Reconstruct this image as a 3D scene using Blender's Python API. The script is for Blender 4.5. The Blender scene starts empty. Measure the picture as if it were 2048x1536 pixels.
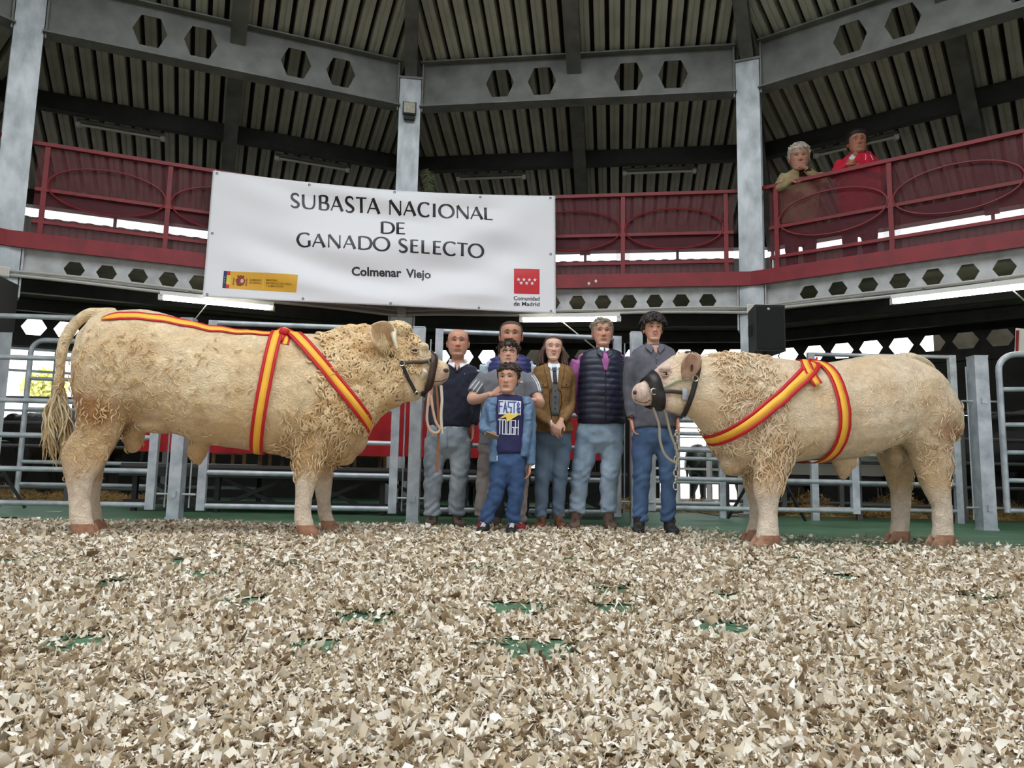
import bpy, bmesh, math, random
import numpy as np
from mathutils import Vector, Matrix, noise
from mathutils.bvhtree import BVHTree
random.seed(7); np.random.seed(7)
PI = math.pi
scene = bpy.context.scene
COL = scene.collection
# ------------------------------------------------------------------ camera, world, exposure
FPX, HOR, ROLL, CH = 1510.0, 957.0, 0.02, 0.42
_p = math.atan((HOR - 768) / FPX)
FW = np.array([0, math.cos(_p), math.sin(_p)]); _u0 = np.array([0, -math.sin(_p), math.cos(_p)]); _r0 = np.array([1.0, 0, 0])
RT = math.cos(ROLL) * _r0 + math.sin(ROLL) * _u0
UP = -math.sin(ROLL) * _r0 + math.cos(ROLL) * _u0
cam_d = bpy.data.cameras.new('camera'); cam = bpy.data.objects.new('camera', cam_d); COL.objects.link(cam)
cam_d.sensor_width = 36; cam_d.lens = FPX / 2048 * 36; cam_d.clip_end = 300; cam_d.clip_start = 0.05
cam.matrix_world = Matrix(((RT[0], UP[0], -FW[0], 0), (RT[1], UP[1], -FW[1], 0), (RT[2], UP[2], -FW[2], CH), (0, 0, 0, 1)))
scene.camera = cam
world = bpy.data.worlds.new('overcast_sky'); scene.world = world; world.use_nodes = True
_bg = world.node_tree.nodes['Background']; _bg.inputs[0].default_value = (0.93, 0.97, 1.0, 1); _bg.inputs[1].default_value = 1.0
scene.view_settings.view_transform = 'Standard'; scene.view_settings.look = 'None'
scene.view_settings.gamma = 1.0; scene.view_settings.exposure = 1.85; scene.view_settings.use_curve_mapping = False
# ------------------------------------------------------------------ helpers
def ray(x, y): return FW + RT * (x - 1024) / FPX - UP * (y - 768) / FPX
def at(x, y, Y):                      # point under pixel at world depth Y
    d = ray(x, y); return Vector(d * (Y / d[1])) + Vector((0, 0, CH))
def gnd(x, y, z=0.0):
    d = ray(x, y); return Vector(d * ((z - CH) / d[2])) + Vector((0, 0, CH))
def onplane(x, y, o, n):              # pixel ray meets plane (o, n)
    d = Vector(ray(x, y)); c = Vector((0, 0, CH)); o = Vector(o); n = Vector(n)
    return c + d * ((o - c).dot(n) / d.dot(n))
def lin(c): return c / 12.92 if c <= 0.04045 else ((c + 0.055) / 1.055) ** 2.4
def rgb(r, g, b): return (lin(r / 255), lin(g / 255), lin(b / 255), 1.0)
MATS = {}
def M(name, col, rough=0.6, metal=0.0, col2=None, vs=6.0, bump=0.0, bs=60.0, detail=4.0, spec=0.5, lo=0.35, hi=0.65, stretch=None, emit=None, alpha=None, sheen=0):
    if name in MATS: return MATS[name]
    m = bpy.data.materials.new(name); m.use_nodes = True; nt = m.node_tree; N = nt.nodes; L = nt.links
    b = N['Principled BSDF']; b.inputs['Base Color'].default_value = col; b.inputs['Roughness'].default_value = rough
    b.inputs['Metallic'].default_value = metal; b.inputs['Specular IOR Level'].default_value = spec
    if sheen: b.inputs['Sheen Weight'].default_value = sheen
    if emit: b.inputs['Emission Color'].default_value = col; b.inputs['Emission Strength'].default_value = emit
    if alpha is not None: b.inputs['Alpha'].default_value = alpha
    tc = N.new('ShaderNodeTexCoord'); src = tc.outputs['Object']
    if stretch:
        mp = N.new('ShaderNodeMapping'); mp.inputs['Scale'].default_value = stretch; L.new(src, mp.inputs[0]); src = mp.outputs[0]
    if col2 is not None:
        n = N.new('ShaderNodeTexNoise'); n.inputs['Scale'].default_value = vs; n.inputs['Detail'].default_value = detail; L.new(src, n.inputs['Vector'])
        r = N.new('ShaderNodeValToRGB'); r.color_ramp.elements[0].position = lo; r.color_ramp.elements[1].position = hi
        r.color_ramp.elements[0].color = col; r.color_ramp.elements[1].color = col2
        L.new(n.outputs['Fac'], r.inputs[0]); L.new(r.outputs[0], b.inputs['Base Color'])
    if bump:
        n2 = N.new('ShaderNodeTexNoise'); n2.inputs['Scale'].default_value = bs; n2.inputs['Detail'].default_value = 5; L.new(src, n2.inputs['Vector'])
        bp = N.new('ShaderNodeBump'); bp.inputs['Strength'].default_value = bump; bp.inputs['Distance'].default_value = 0.02
        L.new(n2.outputs['Fac'], bp.inputs['Height']); L.new(bp.outputs[0], b.inputs['Normal'])
    MATS[name] = m; return m
def tag(o, label=None, cat=None, group=None, kind=None):
    if label: o['label'] = label
    if cat: o['category'] = cat
    if group: o['group'] = group
    if kind: o['kind'] = kind
    return o
def empty(name, loc=(0, 0, 0), rz=0.0):
    o = bpy.data.objects.new(name, None); o.empty_display_size = 0.1; COL.objects.link(o)
    o.location = loc; o.rotation_euler = (0, 0, rz); return o
def thing(name, label, cat, loc=(0, 0, 0), rz=0.0, group=None):
    return tag(empty(name, loc, rz), label, cat, group)
def link(o, parent=None, local=False):
    COL.objects.link(o)
    if parent is not None:
        o.parent = parent
        if not local:                 # mesh is in world coordinates
            mt = Matrix.Translation(parent.location) @ parent.rotation_euler.to_matrix().to_4x4()
            p = parent.parent
            if p is not None and parent.type == 'MESH': mt = Matrix.Identity(4)
            o.matrix_parent_inverse = mt.inverted()
    return o
def copy_tree(o, parent=None):
    c = o.copy(); COL.objects.link(c); c.parent = parent
    if parent is not None: c.matrix_parent_inverse = o.matrix_parent_inverse.copy()
    for ch in list(o.children): copy_tree(ch, c)
    return c
def frame_of(d):
    d = Vector(d).normalized(); a = Vector((0, 0, 1)) if abs(d.z) < 0.95 else Vector((1, 0, 0))
    s = d.cross(a).normalized(); return d, s, s.cross(d).normalized()
class MB:
    def __init__(s): s.v = []; s.f = []; s.mi = []; s.cur = 0
    def add(s, vs, fs):
        o = len(s.v); s.v += [tuple(p) for p in vs]
        for f in fs: s.f.append([o + i for i in f]); s.mi.append(s.cur)
        return s
    def hexa(s, p):                   # 8 corners: bottom 4, top 4
        return s.add(p, [(3, 2, 1, 0), (4, 5, 6, 7), (0, 1, 5, 4), (1, 2, 6, 5), (2, 3, 7, 6), (3, 0, 4, 7)])
    def box(s, c, size, R=None):
        h = [x / 2 for x in size]; P = []
        for z in (-1, 1):
            for x, y in ((-1, -1), (1, -1), (1, 1), (-1, 1)):
                p = Vector((x * h[0], y * h[1], z * h[2]))
                if R is not None: p = R @ p
                P.append(p + Vector(c))
        return s.hexa(P)
    def bar(s, p, q, w, h, upv=(0, 0, 1)):   # w sideways, h along up
        p, q = Vector(p), Vector(q); d = (q - p).normalized(); upv = Vector(upv)
        sd = d.cross(upv)
        if sd.length < 1e-4: sd = Vector((1, 0, 0))
        sd.normalize(); u = sd.cross(d); P = []
        for e in (p, q):
            for a, b in ((-1, -1), (1, -1), (1, 1), (-1, 1)): P.append(e + sd * (a * w / 2) + u * (b * h / 2))
        return s.hexa(P)
    def loft(s, rings, cap=True, closed=False):
        n = len(rings[0]); o = len(s.v); F = []; m = len(rings)
        V = [tuple(p) for r in rings for p in r]
        for i in range(m if closed else m - 1):
            a, b = i * n, ((i + 1) % m) * n
            for j in range(n): F.append((a + j, a + (j + 1) % n, b + (j + 1) % n, b + j))
        if cap and not closed: F.append(tuple(range(n - 1, -1, -1))); F.append(tuple((m - 1) * n + j for j in range(n)))
        return s.add(V, F)
    def tube(s, path, r, n=10, closed=False, cap=True):
        P = [Vector(p) for p in path]; m = len(P); R = r if isinstance(r, (list, tuple)) else [r] * m
        rings = []; side = None
        for i in range(m):
            if closed: d = P[(i + 1) % m] - P[i - 1]
            else: d = P[min(i + 1, m - 1)] - P[max(i - 1, 0)]
            d.normalize()
            if side is None: _, side, _u = frame_of(d)
            side = (side - d * side.dot(d)).normalized(); u = side.cross(d)
            rings.append([P[i] + (side * math.cos(2 * PI * k / n) + u * math.sin(2 * PI * k / n)) * R[i] for k in range(n)])
        return s.loft(rings, cap, closed)
    def ball(s, c, r, n=12, m=8, R=None):
        c = Vector(c); r = r if isinstance(r, (list, tuple)) else (r, r, r); rings = []
        for i in range(1, m):
            a = PI * i / m
            ring = []
            for k in range(n):
                p = Vector((r[0] * math.sin(a) * math.cos(2 * PI * k / n), r[1] * math.sin(a) * math.sin(2 * PI * k / n), -r[2] * math.cos(a)))
                ring.append(c + (R @ p if R is not None else p))
            rings.append(ring)
        o = len(s.v); s.loft(rings, cap=False)
        b = Vector((0, 0, -r[2])); t = Vector((0, 0, r[2]))
        if R is not None: b, t = R @ b, R @ t
        s.v += [tuple(c + b), tuple(c + t)]; ib, it = len(s.v) - 2, len(s.v) - 1
        for k in range(n):
            s.f.append([o + (k + 1) % n, o + k, ib]); s.mi.append(s.cur)
            q = o + (m - 2) * n; s.f.append([q + k, q + (k + 1) % n, it]); s.mi.append(s.cur)
        return s
    def grid(s, fn, nu, nv):          # fn(u,v) in 0..1 -> point
        V = [fn(i / nu, j / nv) for j in range(nv + 1) for i in range(nu + 1)]
        return s.add(V, [(j * (nu + 1) + i, j * (nu + 1) + i + 1, (j + 1) * (nu + 1) + i + 1, (j + 1) * (nu + 1) + i) for j in range(nv) for i in range(nu)])
    def mesh(s, name):
        me = bpy.data.meshes.new(name); me.from_pydata(s.v, [], s.f)
        me.validate(); me.update(); return me
    def build(s, name, mat, parent=None, smooth=True, angle=40, local=False):
        me = s.mesh(name)
        mats = mat if isinstance(mat, (list, tuple)) else [mat]
        for m in mats: me.materials.append(m)
        if len(mats) > 1 and len(me.polygons) == len(s.mi): me.polygons.foreach_set('material_index', s.mi)
        if smooth:
            me.polygons.foreach_set('use_smooth', [True] * len(me.polygons)); me.set_sharp_from_angle(angle=math.radians(angle))
        return link(bpy.data.objects.new(name, me), parent, local)
def remesh(mb, voxel, smooth=4, fac=0.5):   # union of overlapping closed shapes -> one continuous surface
    me = mb.mesh('tmp'); o = bpy.data.objects.new('tmp', me); COL.objects.link(o)
    r = o.modifiers.new('r', 'REMESH'); r.mode = 'VOXEL'; r.voxel_size = voxel
    if smooth:
        sm = o.modifiers.new('s', 'SMOOTH'); sm.iterations = smooth; sm.factor = fac
    dg = bpy.context.evaluated_depsgraph_get(); dg.update()
    out = bpy.data.meshes.new_from_object(o.evaluated_get(dg))
    bpy.data.objects.remove(o); bpy.data.meshes.remove(me)
    return out
def verts_np(me):
    a = np.empty(len(me.vertices) * 3, np.float32); me.vertices.foreach_get('co', a); return a.reshape(-1, 3)
def norms_np(me):
    a = np.empty(len(me.vertices) * 3, np.float32); me.vertices.foreach_get('normal', a); return a.reshape(-1, 3)
def set_np(me, a): me.vertices.foreach_set('co', np.ascontiguousarray(a, np.float32).ravel()); me.update()
def mesh_obj(name, me, mat, parent=None, local=False):
    me.name = name; me.materials.clear()
    for m in (mat if isinstance(mat, (list, tuple)) else [mat]): me.materials.append(m)
    me.polygons.foreach_set('use_smooth', [True] * len(me.polygons))
    return link(bpy.data.objects.new(name, me), parent, local)
def bvh(me):
    v = [x.co.copy() for x in me.vertices]; return BVHTree.FromPolygons(v, [tuple(p.vertices) for p in me.polygons])
def spline(pts, n=8):                 # Catmull-Rom through points
    P = [Vector(p) for p in pts]; out = []
    for i in range(len(P) - 1):
        a, b, c, d = P[max(i - 1, 0)], P[i], P[i + 1], P[min(i + 2, len(P) - 1)]
        for k in range(n):
            t = k / n
            out.append(0.5 * ((2 * b) + (c - a) * t + (2 * a - 5 * b + 4 * c - d) * t * t + (3 * b - a - 3 * c + d) * t ** 3))
    return out + [P[-1]]
def vnoise(a, scale, seed=0.0):       # cheap smooth noise for arrays (n,3): sum of rotated sines
    p = a * scale + seed; x, y, z = p[:, 0], p[:, 1], p[:, 2]
    return (np.sin(1.7 * x + 1.3 * np.sin(1.1 * z + .7 * y)) * np.sin(1.9 * z + 1.1 * np.sin(1.3 * y + .9 * x)) + 0.6 * np.sin(3.1 * y + 2.3 * z + 1.7 * np.sin(2.1 * x)) * np.sin(2.9 * x - 1.9 * z)) / 1.6
# ------------------------------------------------------------------ twelve-sided hall
CX, CY, RR, TH = -0.419, 1.249, 8.927, 1.1713
def corner(k, R): return Vector((CX + R * math.cos(TH + k * PI / 6), CY + R * math.sin(TH + k * PI / 6), 0))
def FP(j, R, u, z):                   # face j, u from left corner to right corner
    p = corner(j + 1, R).lerp(corner(j, R), u); return Vector((p.x, p.y, z))
def fdir(j): return (corner(j, 1) - corner(j + 1, 1)).normalized()
def fout(j): a = TH + (j + 0.5) * PI / 6; return Vector((math.cos(a), math.sin(a), 0))
FACES = (2, 1, 0, -1, -2); FNAME = {2: 'far left', 1: 'left', 0: 'middle', -1: 'right', -2: 'far right'}
galv = M('galvanised_steel', rgb(196, 202, 208), 0.42, 0.35, rgb(150, 157, 165), vs=9, lo=.3, hi=.75, bump=.05, bs=30)
galv_beam = M('beam_steel', rgb(130, 131, 128), 0.5, 0.2, rgb(98, 99, 96), vs=4, lo=.3, hi=.75)
col_mat = M('zinc_column', rgb(192, 198, 203), 0.45, 0.3, rgb(150, 156, 160), vs=7, lo=.35, hi=.7, stretch=(1, 1, .5))
low_beam = M('pale_beam', rgb(196, 198, 200), 0.55, 0.2, rgb(150, 150, 148), vs=6, lo=.3, hi=.8)
red_paint = M('red_paint', rgb(140, 30, 40), 0.5, 0, rgb(122, 25, 34), vs=5)
deck_mat = M('deck_sheet', rgb(206, 206, 192), 0.5, 0.05, rgb(172, 172, 160), vs=2.5, lo=.3, hi=.8)
dark_steel = M('dark_steel', rgb(44, 42, 42), 0.6, 0.3, rgb(30, 29, 29), vs=5)
slab_mat = M('slab', rgb(128, 122, 108), 0.85, 0, rgb(100, 95, 84), vs=3, bump=.2, bs=20)
dark_wall = M('dark_cladding', rgb(50, 48, 46), 0.8, 0, rgb(34, 33, 32), vs=3)
white_pl = M('white_plastic', rgb(225, 225, 220), 0.4)
tube_on = M('lit_tube', (1.0, 0.98, 0.84, 1), 0.4, emit=9.0)
black_pl = M('black_plastic', rgb(22, 22, 24), 0.55)
pipe_mat = M('conduit', rgb(190, 186, 178), 0.5, 0.2)

# floor and ground outside
g = MB(); g.add([(-15, -9, 0), (15, -9, 0), (15, 14.8, 0), (-15, 14.8, 0)], [(0, 1, 2, 3)])
green_floor = M('green_floor', rgb(86, 126, 94), 0.55, 0, rgb(62, 98, 74), vs=3.5, lo=.3, hi=.75, bump=.15, bs=25)
tag(g.build('floor', green_floor, smooth=False), kind='structure')
g = MB()
for x0, x1, y0, y1 in ((-60, 60, 14.8, 80), (-60, -15, -60, 14.8), (15, 60, -60, 14.8), (-15, 15, -60, -9)):
    g.add([(x0, y0, -.01), (x1, y0, -.01), (x1, y1, -.01), (x0, y1, -.01)], [(0, 1, 2, 3)])
tag(g.build('ground', M('yard_concrete', rgb(186, 182, 172), 0.9, 0, rgb(160, 156, 146), vs=1.5), smooth=False), 'pale concrete yard outside the hall', 'ground', kind='structure')

def zdeck(a): return 5.0 + 0.33 * (12.85 - a)      # roof height at apothem distance a
A_ = math.cos(PI / 12)
# roof: corrugated deck, one facet per face, split in bands
roof = tag(empty('ceiling', (CX, CY, 5.0)), kind='structure')
def deck_profile(du):                 # trapezoidal rib in one pitch
    return [(0.0, 0), (0.06, 0), (0.09, .15), (0.35, .15), (0.38, 0), (0.64, 0.0), (.67, .014), (.73, .014), (.76, 0)]
PITCH = 0.205
for j in range(-6, 6):
    t, n = fdir(j), fout(j)
    for a0, a1 in ((5.2, 8.5), (8.5, 10.62), (10.62, 12.95)):  # unseen central roof opening, widened to keep the floor bright
        mb = MB(); half = a1 * math.tan(PI / 12)
        k0 = int(half / PITCH) + 1
        for k in range(-k0, k0):
            prof = deck_profile(0)
            for i in range(len(prof)):
                s0, h0 = prof[i]; s1, h1 = prof[i + 1] if i + 1 < len(prof) else (1.0, 0)
                if h0 > .1 and h1 > .1: continue  # rib tops left out so the dark skin above imitates groove shade
                x0, x1 = (k + s0) * PITCH, (k + s1) * PITCH
                lim0, lim1 = abs(x0) / math.tan(PI / 12), abs(x1) / math.tan(PI / 12)
                b0, b1 = max(a0, lim0), max(a0, lim1)
                if b0 >= a1 or b1 >= a1: continue
                P = [Vector((CX, CY, zdeck(aa) + hh)) + n * aa + t * xx for aa, xx, hh in ((b0, x0, h0), (b1, x1, h1), (a1, x1, h1), (a1, x0, h0))]
                mb.add(P, [(0, 1, 2, 3)])
        mb.build('roof_panel', deck_mat, roof, smooth=False)
# opaque weather skin above the deck; its dark colour stands in for rib shade
mb = MB()
for j in range(-6, 6):
    t, n = fdir(j), fout(j); P = []
    for aa in (5.2, 13.6):
        for s in (-1, 1): P.append(Vector((CX, CY, zdeck(aa) + .17)) + n * aa + t * (s * aa * math.tan(PI / 12)))
    mb.add(P, [(0, 1, 3, 2)])
mb.build('roof_skin', dark_steel, roof, smooth=False)

def hbeam(mb, p, q, depth, width, tf=.018, tw=.012, upv=(0, 0, 1)):
    p, q = Vector(p), Vector(q); d = (q - p).normalized(); upv = Vector(upv)
    s = d.cross(upv).normalized(); u = s.cross(d)
    mb.bar(p + u * (depth / 2 - tf / 2), q + u * (depth / 2 - tf / 2), width, tf, u)
    mb.bar(p - u * (depth / 2 - tf / 2), q - u * (depth / 2 - tf / 2), width, tf, u)
    mb.bar(p, q, tw, depth - 2 * tf, u)
# columns
CLAB = {3: 'grey steel column at the edge beyond the far left bay', 2: 'grey steel column at the far left edge beside the railing', 1: 'grey steel column behind the banner carrying a small floodlight',
        0: 'grey steel column right of the banner beside the young man', -1: 'grey steel column beyond the right hand gate'}
for k in (3, 2, 1, 0, -1):
    o = corner(k, 9.1); rad = (corner(k, 1) - Vector((CX, CY, 0))).normalized(); tan = Vector((-rad.y, rad.x, 0))
    R = Matrix((tan, rad, Vector((0, 0, 1)))).transposed()
    th_ = thing('steel_column', CLAB[k], 'column', o, group='gallery columns')
    mb = MB()
    for s in (-1, 1): mb.box(o + rad * (s * .14) + Vector((0, 0, 3.04)), (.30, .02, 6.0), R)
    mb.box(o + Vector((0, 0, 3.04)), (.012, .26, 6.0), R); mb.build('shaft', col_mat, th_, smooth=False)
    MB().box(o + Vector((0, 0, .02)), (.42, .42, .04), R).build('base_plate', galv_beam, th_, smooth=False)
    MB().box(o + Vector((0, 0, 6.05)), (.34, .34, .03), R).build('cap_plate', galv_beam, th_, smooth=False)
    for s in (-1, 1):
        MB().box(o + tan * (s * .17) + rad * (-.05) + Vector((0, 0, 5.95)), (.02, .22, .8), R).build('end_plate', galv_beam, th_, smooth=False)
        MB().box(o + tan * (s * .17) + rad * (-.05) + Vector((0, 0, 2.68)), (.02, .22, .62), R).build('end_plate', low_beam, th_, smooth=False)
# rafters (columns and mid bays)
def rafter(name, pin, pout, label, w):
    th_ = thing(name, label, 'rafter', pout, group='roof rafters')
    m = MB(); hbeam(m, pin, pout, .30, w); m.build('beam', galv_beam, th_, smooth=False)
RL = {(2, 0): 'beyond the left edge', (1, 0): 'over the far left column', (0, 0): 'over the banner column', (-1, 0): 'over the right column', (-2, 0): 'beyond the right edge',
      (1, 1): 'mid bay left of the banner column', (0, 1): 'mid bay above the right end of the banner', (-1, 1): 'mid bay at the far right', (2, 1): 'mid bay beyond the left edge', (-2, 1): 'mid bay beyond the right edge'}
for j in FACES:
    for mid in (0, 1):
        def pt(a, dz=-.17):
            if mid: q = Vector((CX, CY, 0)) + fout(j) * a
            else: q = corner(j + 1, a / A_)
            return Vector((q.x, q.y, zdeck(a) + dz))
        rafter('roof_rafter', pt(5.2), pt(12.9), 'grey steel roof rafter ' + RL[(j, mid)], .20 if mid else .17)
# castellated beams
def castellated(name, j, R, z0, z1, zc, centres, a, b, tflat, label, mat, fl=.16, group=None, ulim=(.035, .965)):
    t, n = fdir(j), fout(j); base = FP(j, R, 0, 0); Lf = (FP(j, R, 1, 0) - base).length
    P = lambda s, z, d=0: base + t * s + n * d + Vector((0, 0, z))
    o = thing(name, label, 'beam', FP(j, R, .5, z0), group=group)
    mb = MB(); s0, s1 = Lf * ulim[0], Lf * ulim[1]; cs = [c * Lf for c in centres]
    cuts = [s0] + [(x + y) / 2 for x, y in zip(cs, cs[1:])] + [s1]
    for i, c in enumerate(cs):
        l, r = cuts[i], cuts[i + 1]
        for d in (-.006, .006):
            up_ = [(l, z1), (l, zc), (c - a, zc), (c - tflat, zc + b), (c + tflat, zc + b), (c + a, zc), (r, zc), (r, z1)]
            dn_ = [(l, z0), (l, zc), (c - a, zc), (c - tflat, zc - b), (c + tflat, zc - b), (c + a, zc), (r, zc), (r, z0)]
            mb.add([P(s, z, d) for s, z in up_], [tuple(range(8))]); mb.add([P(s, z, d) for s, z in dn_], [tuple(range(8))])
        hx = [(c - a, zc), (c - tflat, zc + b), (c + tflat, zc + b), (c + a, zc), (c + tflat, zc - b), (c - tflat, zc - b)]
        mb.loft([[P(s, z, -.006) for s, z in hx], [P(s, z, .006) for s, z in hx]], cap=False)
    mb.build('web', mat, o, smooth=False)
    for z in (z0, z1): MB().bar(P(s0, z), P(s1, z), fl, .02).build('flange', mat, o, smooth=False)
    return o
for j in FACES:
    castellated('ring_beam', j, 9.05, 5.62, 6.28, 5.95, [.277, .404, .66, .788], .20, .20, .11, f'grey upper ring beam with hexagonal holes under the roof, {FNAME[j]} bay', galv_beam, .22, 'upper ring beams')
    castellated('gallery_beam', j, 9.05, 2.64, 2.96, 2.775, [.152 + .0727 * k for k in range(11)], .112, .093, .055, f'pale beam with a row of hexagonal holes under the red fascia, {FNAME[j]} bay', low_beam, .14, 'gallery edge beams')
    nn = 15
    castellated('outer_beam', j, 13.35, 2.40, 3.0, 2.72, [(i + .5) / nn for i in range(nn)], .185, .13, .10, f'dark outer beam with hexagonal holes at the back of the {FNAME[j]} bay', dark_steel, .2, 'outer ring beams', (.01, .99))
    # purlin carrying the deck, half way out
    a = 10.62; h = a * math.tan(PI / 12); c0 = Vector((CX, CY, zdeck(a) - .13)) + fout(j) * a
    tag(MB().bar(c0 - fdir(j) * h, c0 + fdir(j) * h, .14, .24).build('purlin', dark_steel, smooth=False), f'black purlin under the corrugated roof, {FNAME[j]} bay', 'purlin', 'roof purlins')
    # eaves
    a = 12.85; h = a * math.tan(PI / 12); c0 = Vector((CX, CY, 4.86)) + fout(j) * a
    tag(MB().bar(c0 - fdir(j) * h, c0 + fdir(j) * h, .2, .26).build('eaves_beam', dark_steel, smooth=False), f'dark eaves beam above the window strip, {FNAME[j]} bay', 'beam', 'eaves beams')
# gallery floor slab, fascia, railing
mb = MB()
for j in FACES:
    q = [FP(j, r, u, z) for z in (2.98, 3.1) for r, u in ((9.0, 0), (9.0, 1), (13.5, 1), (13.5, 0))]
    mb.hexa(q)
tag(mb.build('ceiling', slab_mat, smooth=False), 'dark concrete slab under the gallery', kind='structure')
panel_mat = M('red_mesh_panel', rgb(104, 24, 38), 0.6, alpha=0.58)
US = (.07, .355, .643, .93)
for j in FACES:
    f_ = thing('fascia', f'bright red steel fascia along the gallery edge, {FNAME[j]} bay', 'fascia', FP(j, RR, .5, 2.94), group='gallery fascias')
    q = [FP(j, r, u, z) for z in (2.945, 3.13) for r, u in ((RR - .01, 0), (RR - .01, 1), (RR + .04, 1), (RR + .04, 0))]
    MB().hexa(q).build('plate', red_paint, f_, smooth=False)
    for u in (.55, .558):
        if j == 0: MB().ball(FP(0, RR - .012, u + (.012 if u > .556 else 0), 3.0 + (.03 if u > .556 else 0)), (.018, .006, .022), 8, 6).build('paint_chip', white_pl, f_)
    r_ = thing('railing', f'red railing with oval rods and see-through red panels, {FNAME[j]} bay', 'railing', FP(j, RR, .5, 3.13), group='gallery railings')
    Rr = 9.13
    MB().bar(FP(j, Rr, .034, 4.28), FP(j, Rr, .966, 4.28), .06, .045).build('handrail', red_paint, r_, smooth=False)
    for z in (3.72, 3.325): MB().bar(FP(j, Rr, .05, z), FP(j, Rr, .95, z), .035, .04).build('rail', red_paint, r_, smooth=False)
    for u in US: MB().bar(FP(j, Rr, u, 3.105), FP(j, Rr, u, 4.27), .055, .03, fout(j)).build('post', red_paint, r_, smooth=False)
    for u0, u1 in zip(US, US[1:]):
        c, hw = (u0 + u1) / 2, (u1 - u0) / 2 * .955
        MB().tube([FP(j, Rr - .015, c + hw * math.cos(x), 3.79 + .28 * math.sin(x)) for x in np.linspace(0, 2 * PI, 49)[:-1]], .012, 6, closed=True).build('oval_rod', red_paint, r_)
        MB().add([FP(j, Rr + .03, u0 - .02, 3.12), FP(j, Rr + .03, u1 + .02, 3.12), FP(j, Rr + .03, u1 + .02, 4.26), FP(j, Rr + .03, u0 - .02, 4.26)], [(0, 1, 2, 3)]).build('panel', panel_mat, r_, smooth=False)
# outer gallery wall: corrugated parapet, window strip
para = M('parapet_sheet', rgb(176, 174, 168), 0.6, 0.1)
mb = MB()
for j in FACES: mb.add([FP(j, r, u, 3.104) for r, u in ((9.0, 0), (9.0, 1), (13.4, 1), (13.4, 0))], [(0, 1, 2, 3)])
tag(mb.build('floor_gallery_bounce', M('pale_gallery_bounce', rgb(196, 192, 184), .8, 0, rgb(176, 172, 164), vs=3), smooth=False), kind='structure')  # pale layer added on the unseen slab top to bounce light onto the roof
for j in FACES:
    w = tag(empty({2: 'wall_far_left', 1: 'wall_left', 0: 'wall_back', -1: 'wall_right', -2: 'wall_far_right'}[j], FP(j, 13.4, .5, 3.1)), kind='structure')
    t = fdir(j); n = fout(j); mb = MB(); L_ = (FP(j, 13.4, 1, 0) - FP(j, 13.4, 0, 0)).length; k = 0; base = FP(j, 13.4, 0, 0); prev = None; pts = []
    s = 0
    while s < L_:
        for ds, d in ((0, 0), (.09, 0), (.13, .04), (.20, .04)): pts.append((min(s + ds, L_), d))
        s += .24
    for (sa, da), (sb, db) in zip(pts, pts[1:]):
        mb.add([base + t * sa - n * da + Vector((0, 0, 3.1)), base + t * sb - n * db + Vector((0, 0, 3.1)), base + t * sb - n * db + Vector((0, 0, 4.58)), base + t * sa - n * da + Vector((0, 0, 4.58))], [(0, 1, 2, 3)])
    mb.build('parapet', para, w, smooth=False)
    for u in np.linspace(0, 1, 5): MB().bar(FP(j, 13.38, u, 4.56), FP(j, 13.38, u, 4.85), .05, .05, n).build('mullion', para, w, smooth=False)
# the rest of the ring, behind the viewer: gallery slab, railing band and outer cladding
for i, j in enumerate((3, 4, 5, -6, -5, -4, -3)):
    w = tag(empty('wall_rear', FP(j, 13.4, .5, 0)), kind='structure')
    MB().hexa([FP(j, r, u, z) for z in (2.94, 3.104) for r, u in ((8.9, 0), (8.9, 1), (13.5, 1), (13.5, 0))]).build('gallery_slab', MATS['pale_gallery_bounce'], w, smooth=False)
    MB().hexa([FP(j, r, u, z) for z in (2.94, 4.2) for r, u in ((8.88, 0), (8.88, 1), (8.91, 1), (8.91, 0))]).build('railing_band', red_paint, w, smooth=False)
    MB().hexa([FP(j, r, u, z) for z in (3.1, 4.5) for r, u in ((13.36, 0), (13.36, 1), (13.45, 1), (13.45, 0))]).build('parapet', para, w, smooth=False)
    MB().hexa([FP(j, r, u, z) for z in (0, 1.2) for r, u in ((13.36, 0), (13.36, 1), (13.45, 1), (13.45, 0))]).build('cladding', dark_wall, w, smooth=False)
# conduits along the gallery beam, junction boxes
for j in FACES:
    for q, (z, r) in enumerate(((2.655, .016), (2.60, .02))):
        pts = [FP(j, 8.93 + .02 * q, u, z + .012 * math.sin(u * 9 + q)) for u in np.linspace(0, 1, 14)]
        tag(MB().tube(pts, r, 8).build('conduit', pipe_mat), f'{("thin upper", "thicker lower")[q]} grey conduit under the gallery beam, {FNAME[j]} bay', 'conduit', 'conduits')
for k in (2, 1, 0):
    o = corner(k, 8.9); rad = (corner(k, 1) - Vector((CX, CY, 0))).normalized(); tan = Vector((-rad.y, rad.x, 0)); R = Matrix((tan, rad, Vector((0, 0, 1)))).transposed()
    b = thing('junction_box', {2: 'small grey junction box on the far left column', 1: 'small grey junction box on the column below the banner', 0: 'small grey junction box on the column above the black loudspeaker'}[k], 'box', o + Vector((0, 0, 2.6)), group='junction boxes')
    MB().box(o + Vector((0, 0, 2.63)), (.11, .06, .11), R).build('case', white_pl, b, smooth=False)
    MB().box(o + rad * (-.032) + Vector((0, 0, 2.63)), (.095, .01, .095), R).build('lid', pipe_mat, b, smooth=False)
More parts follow.
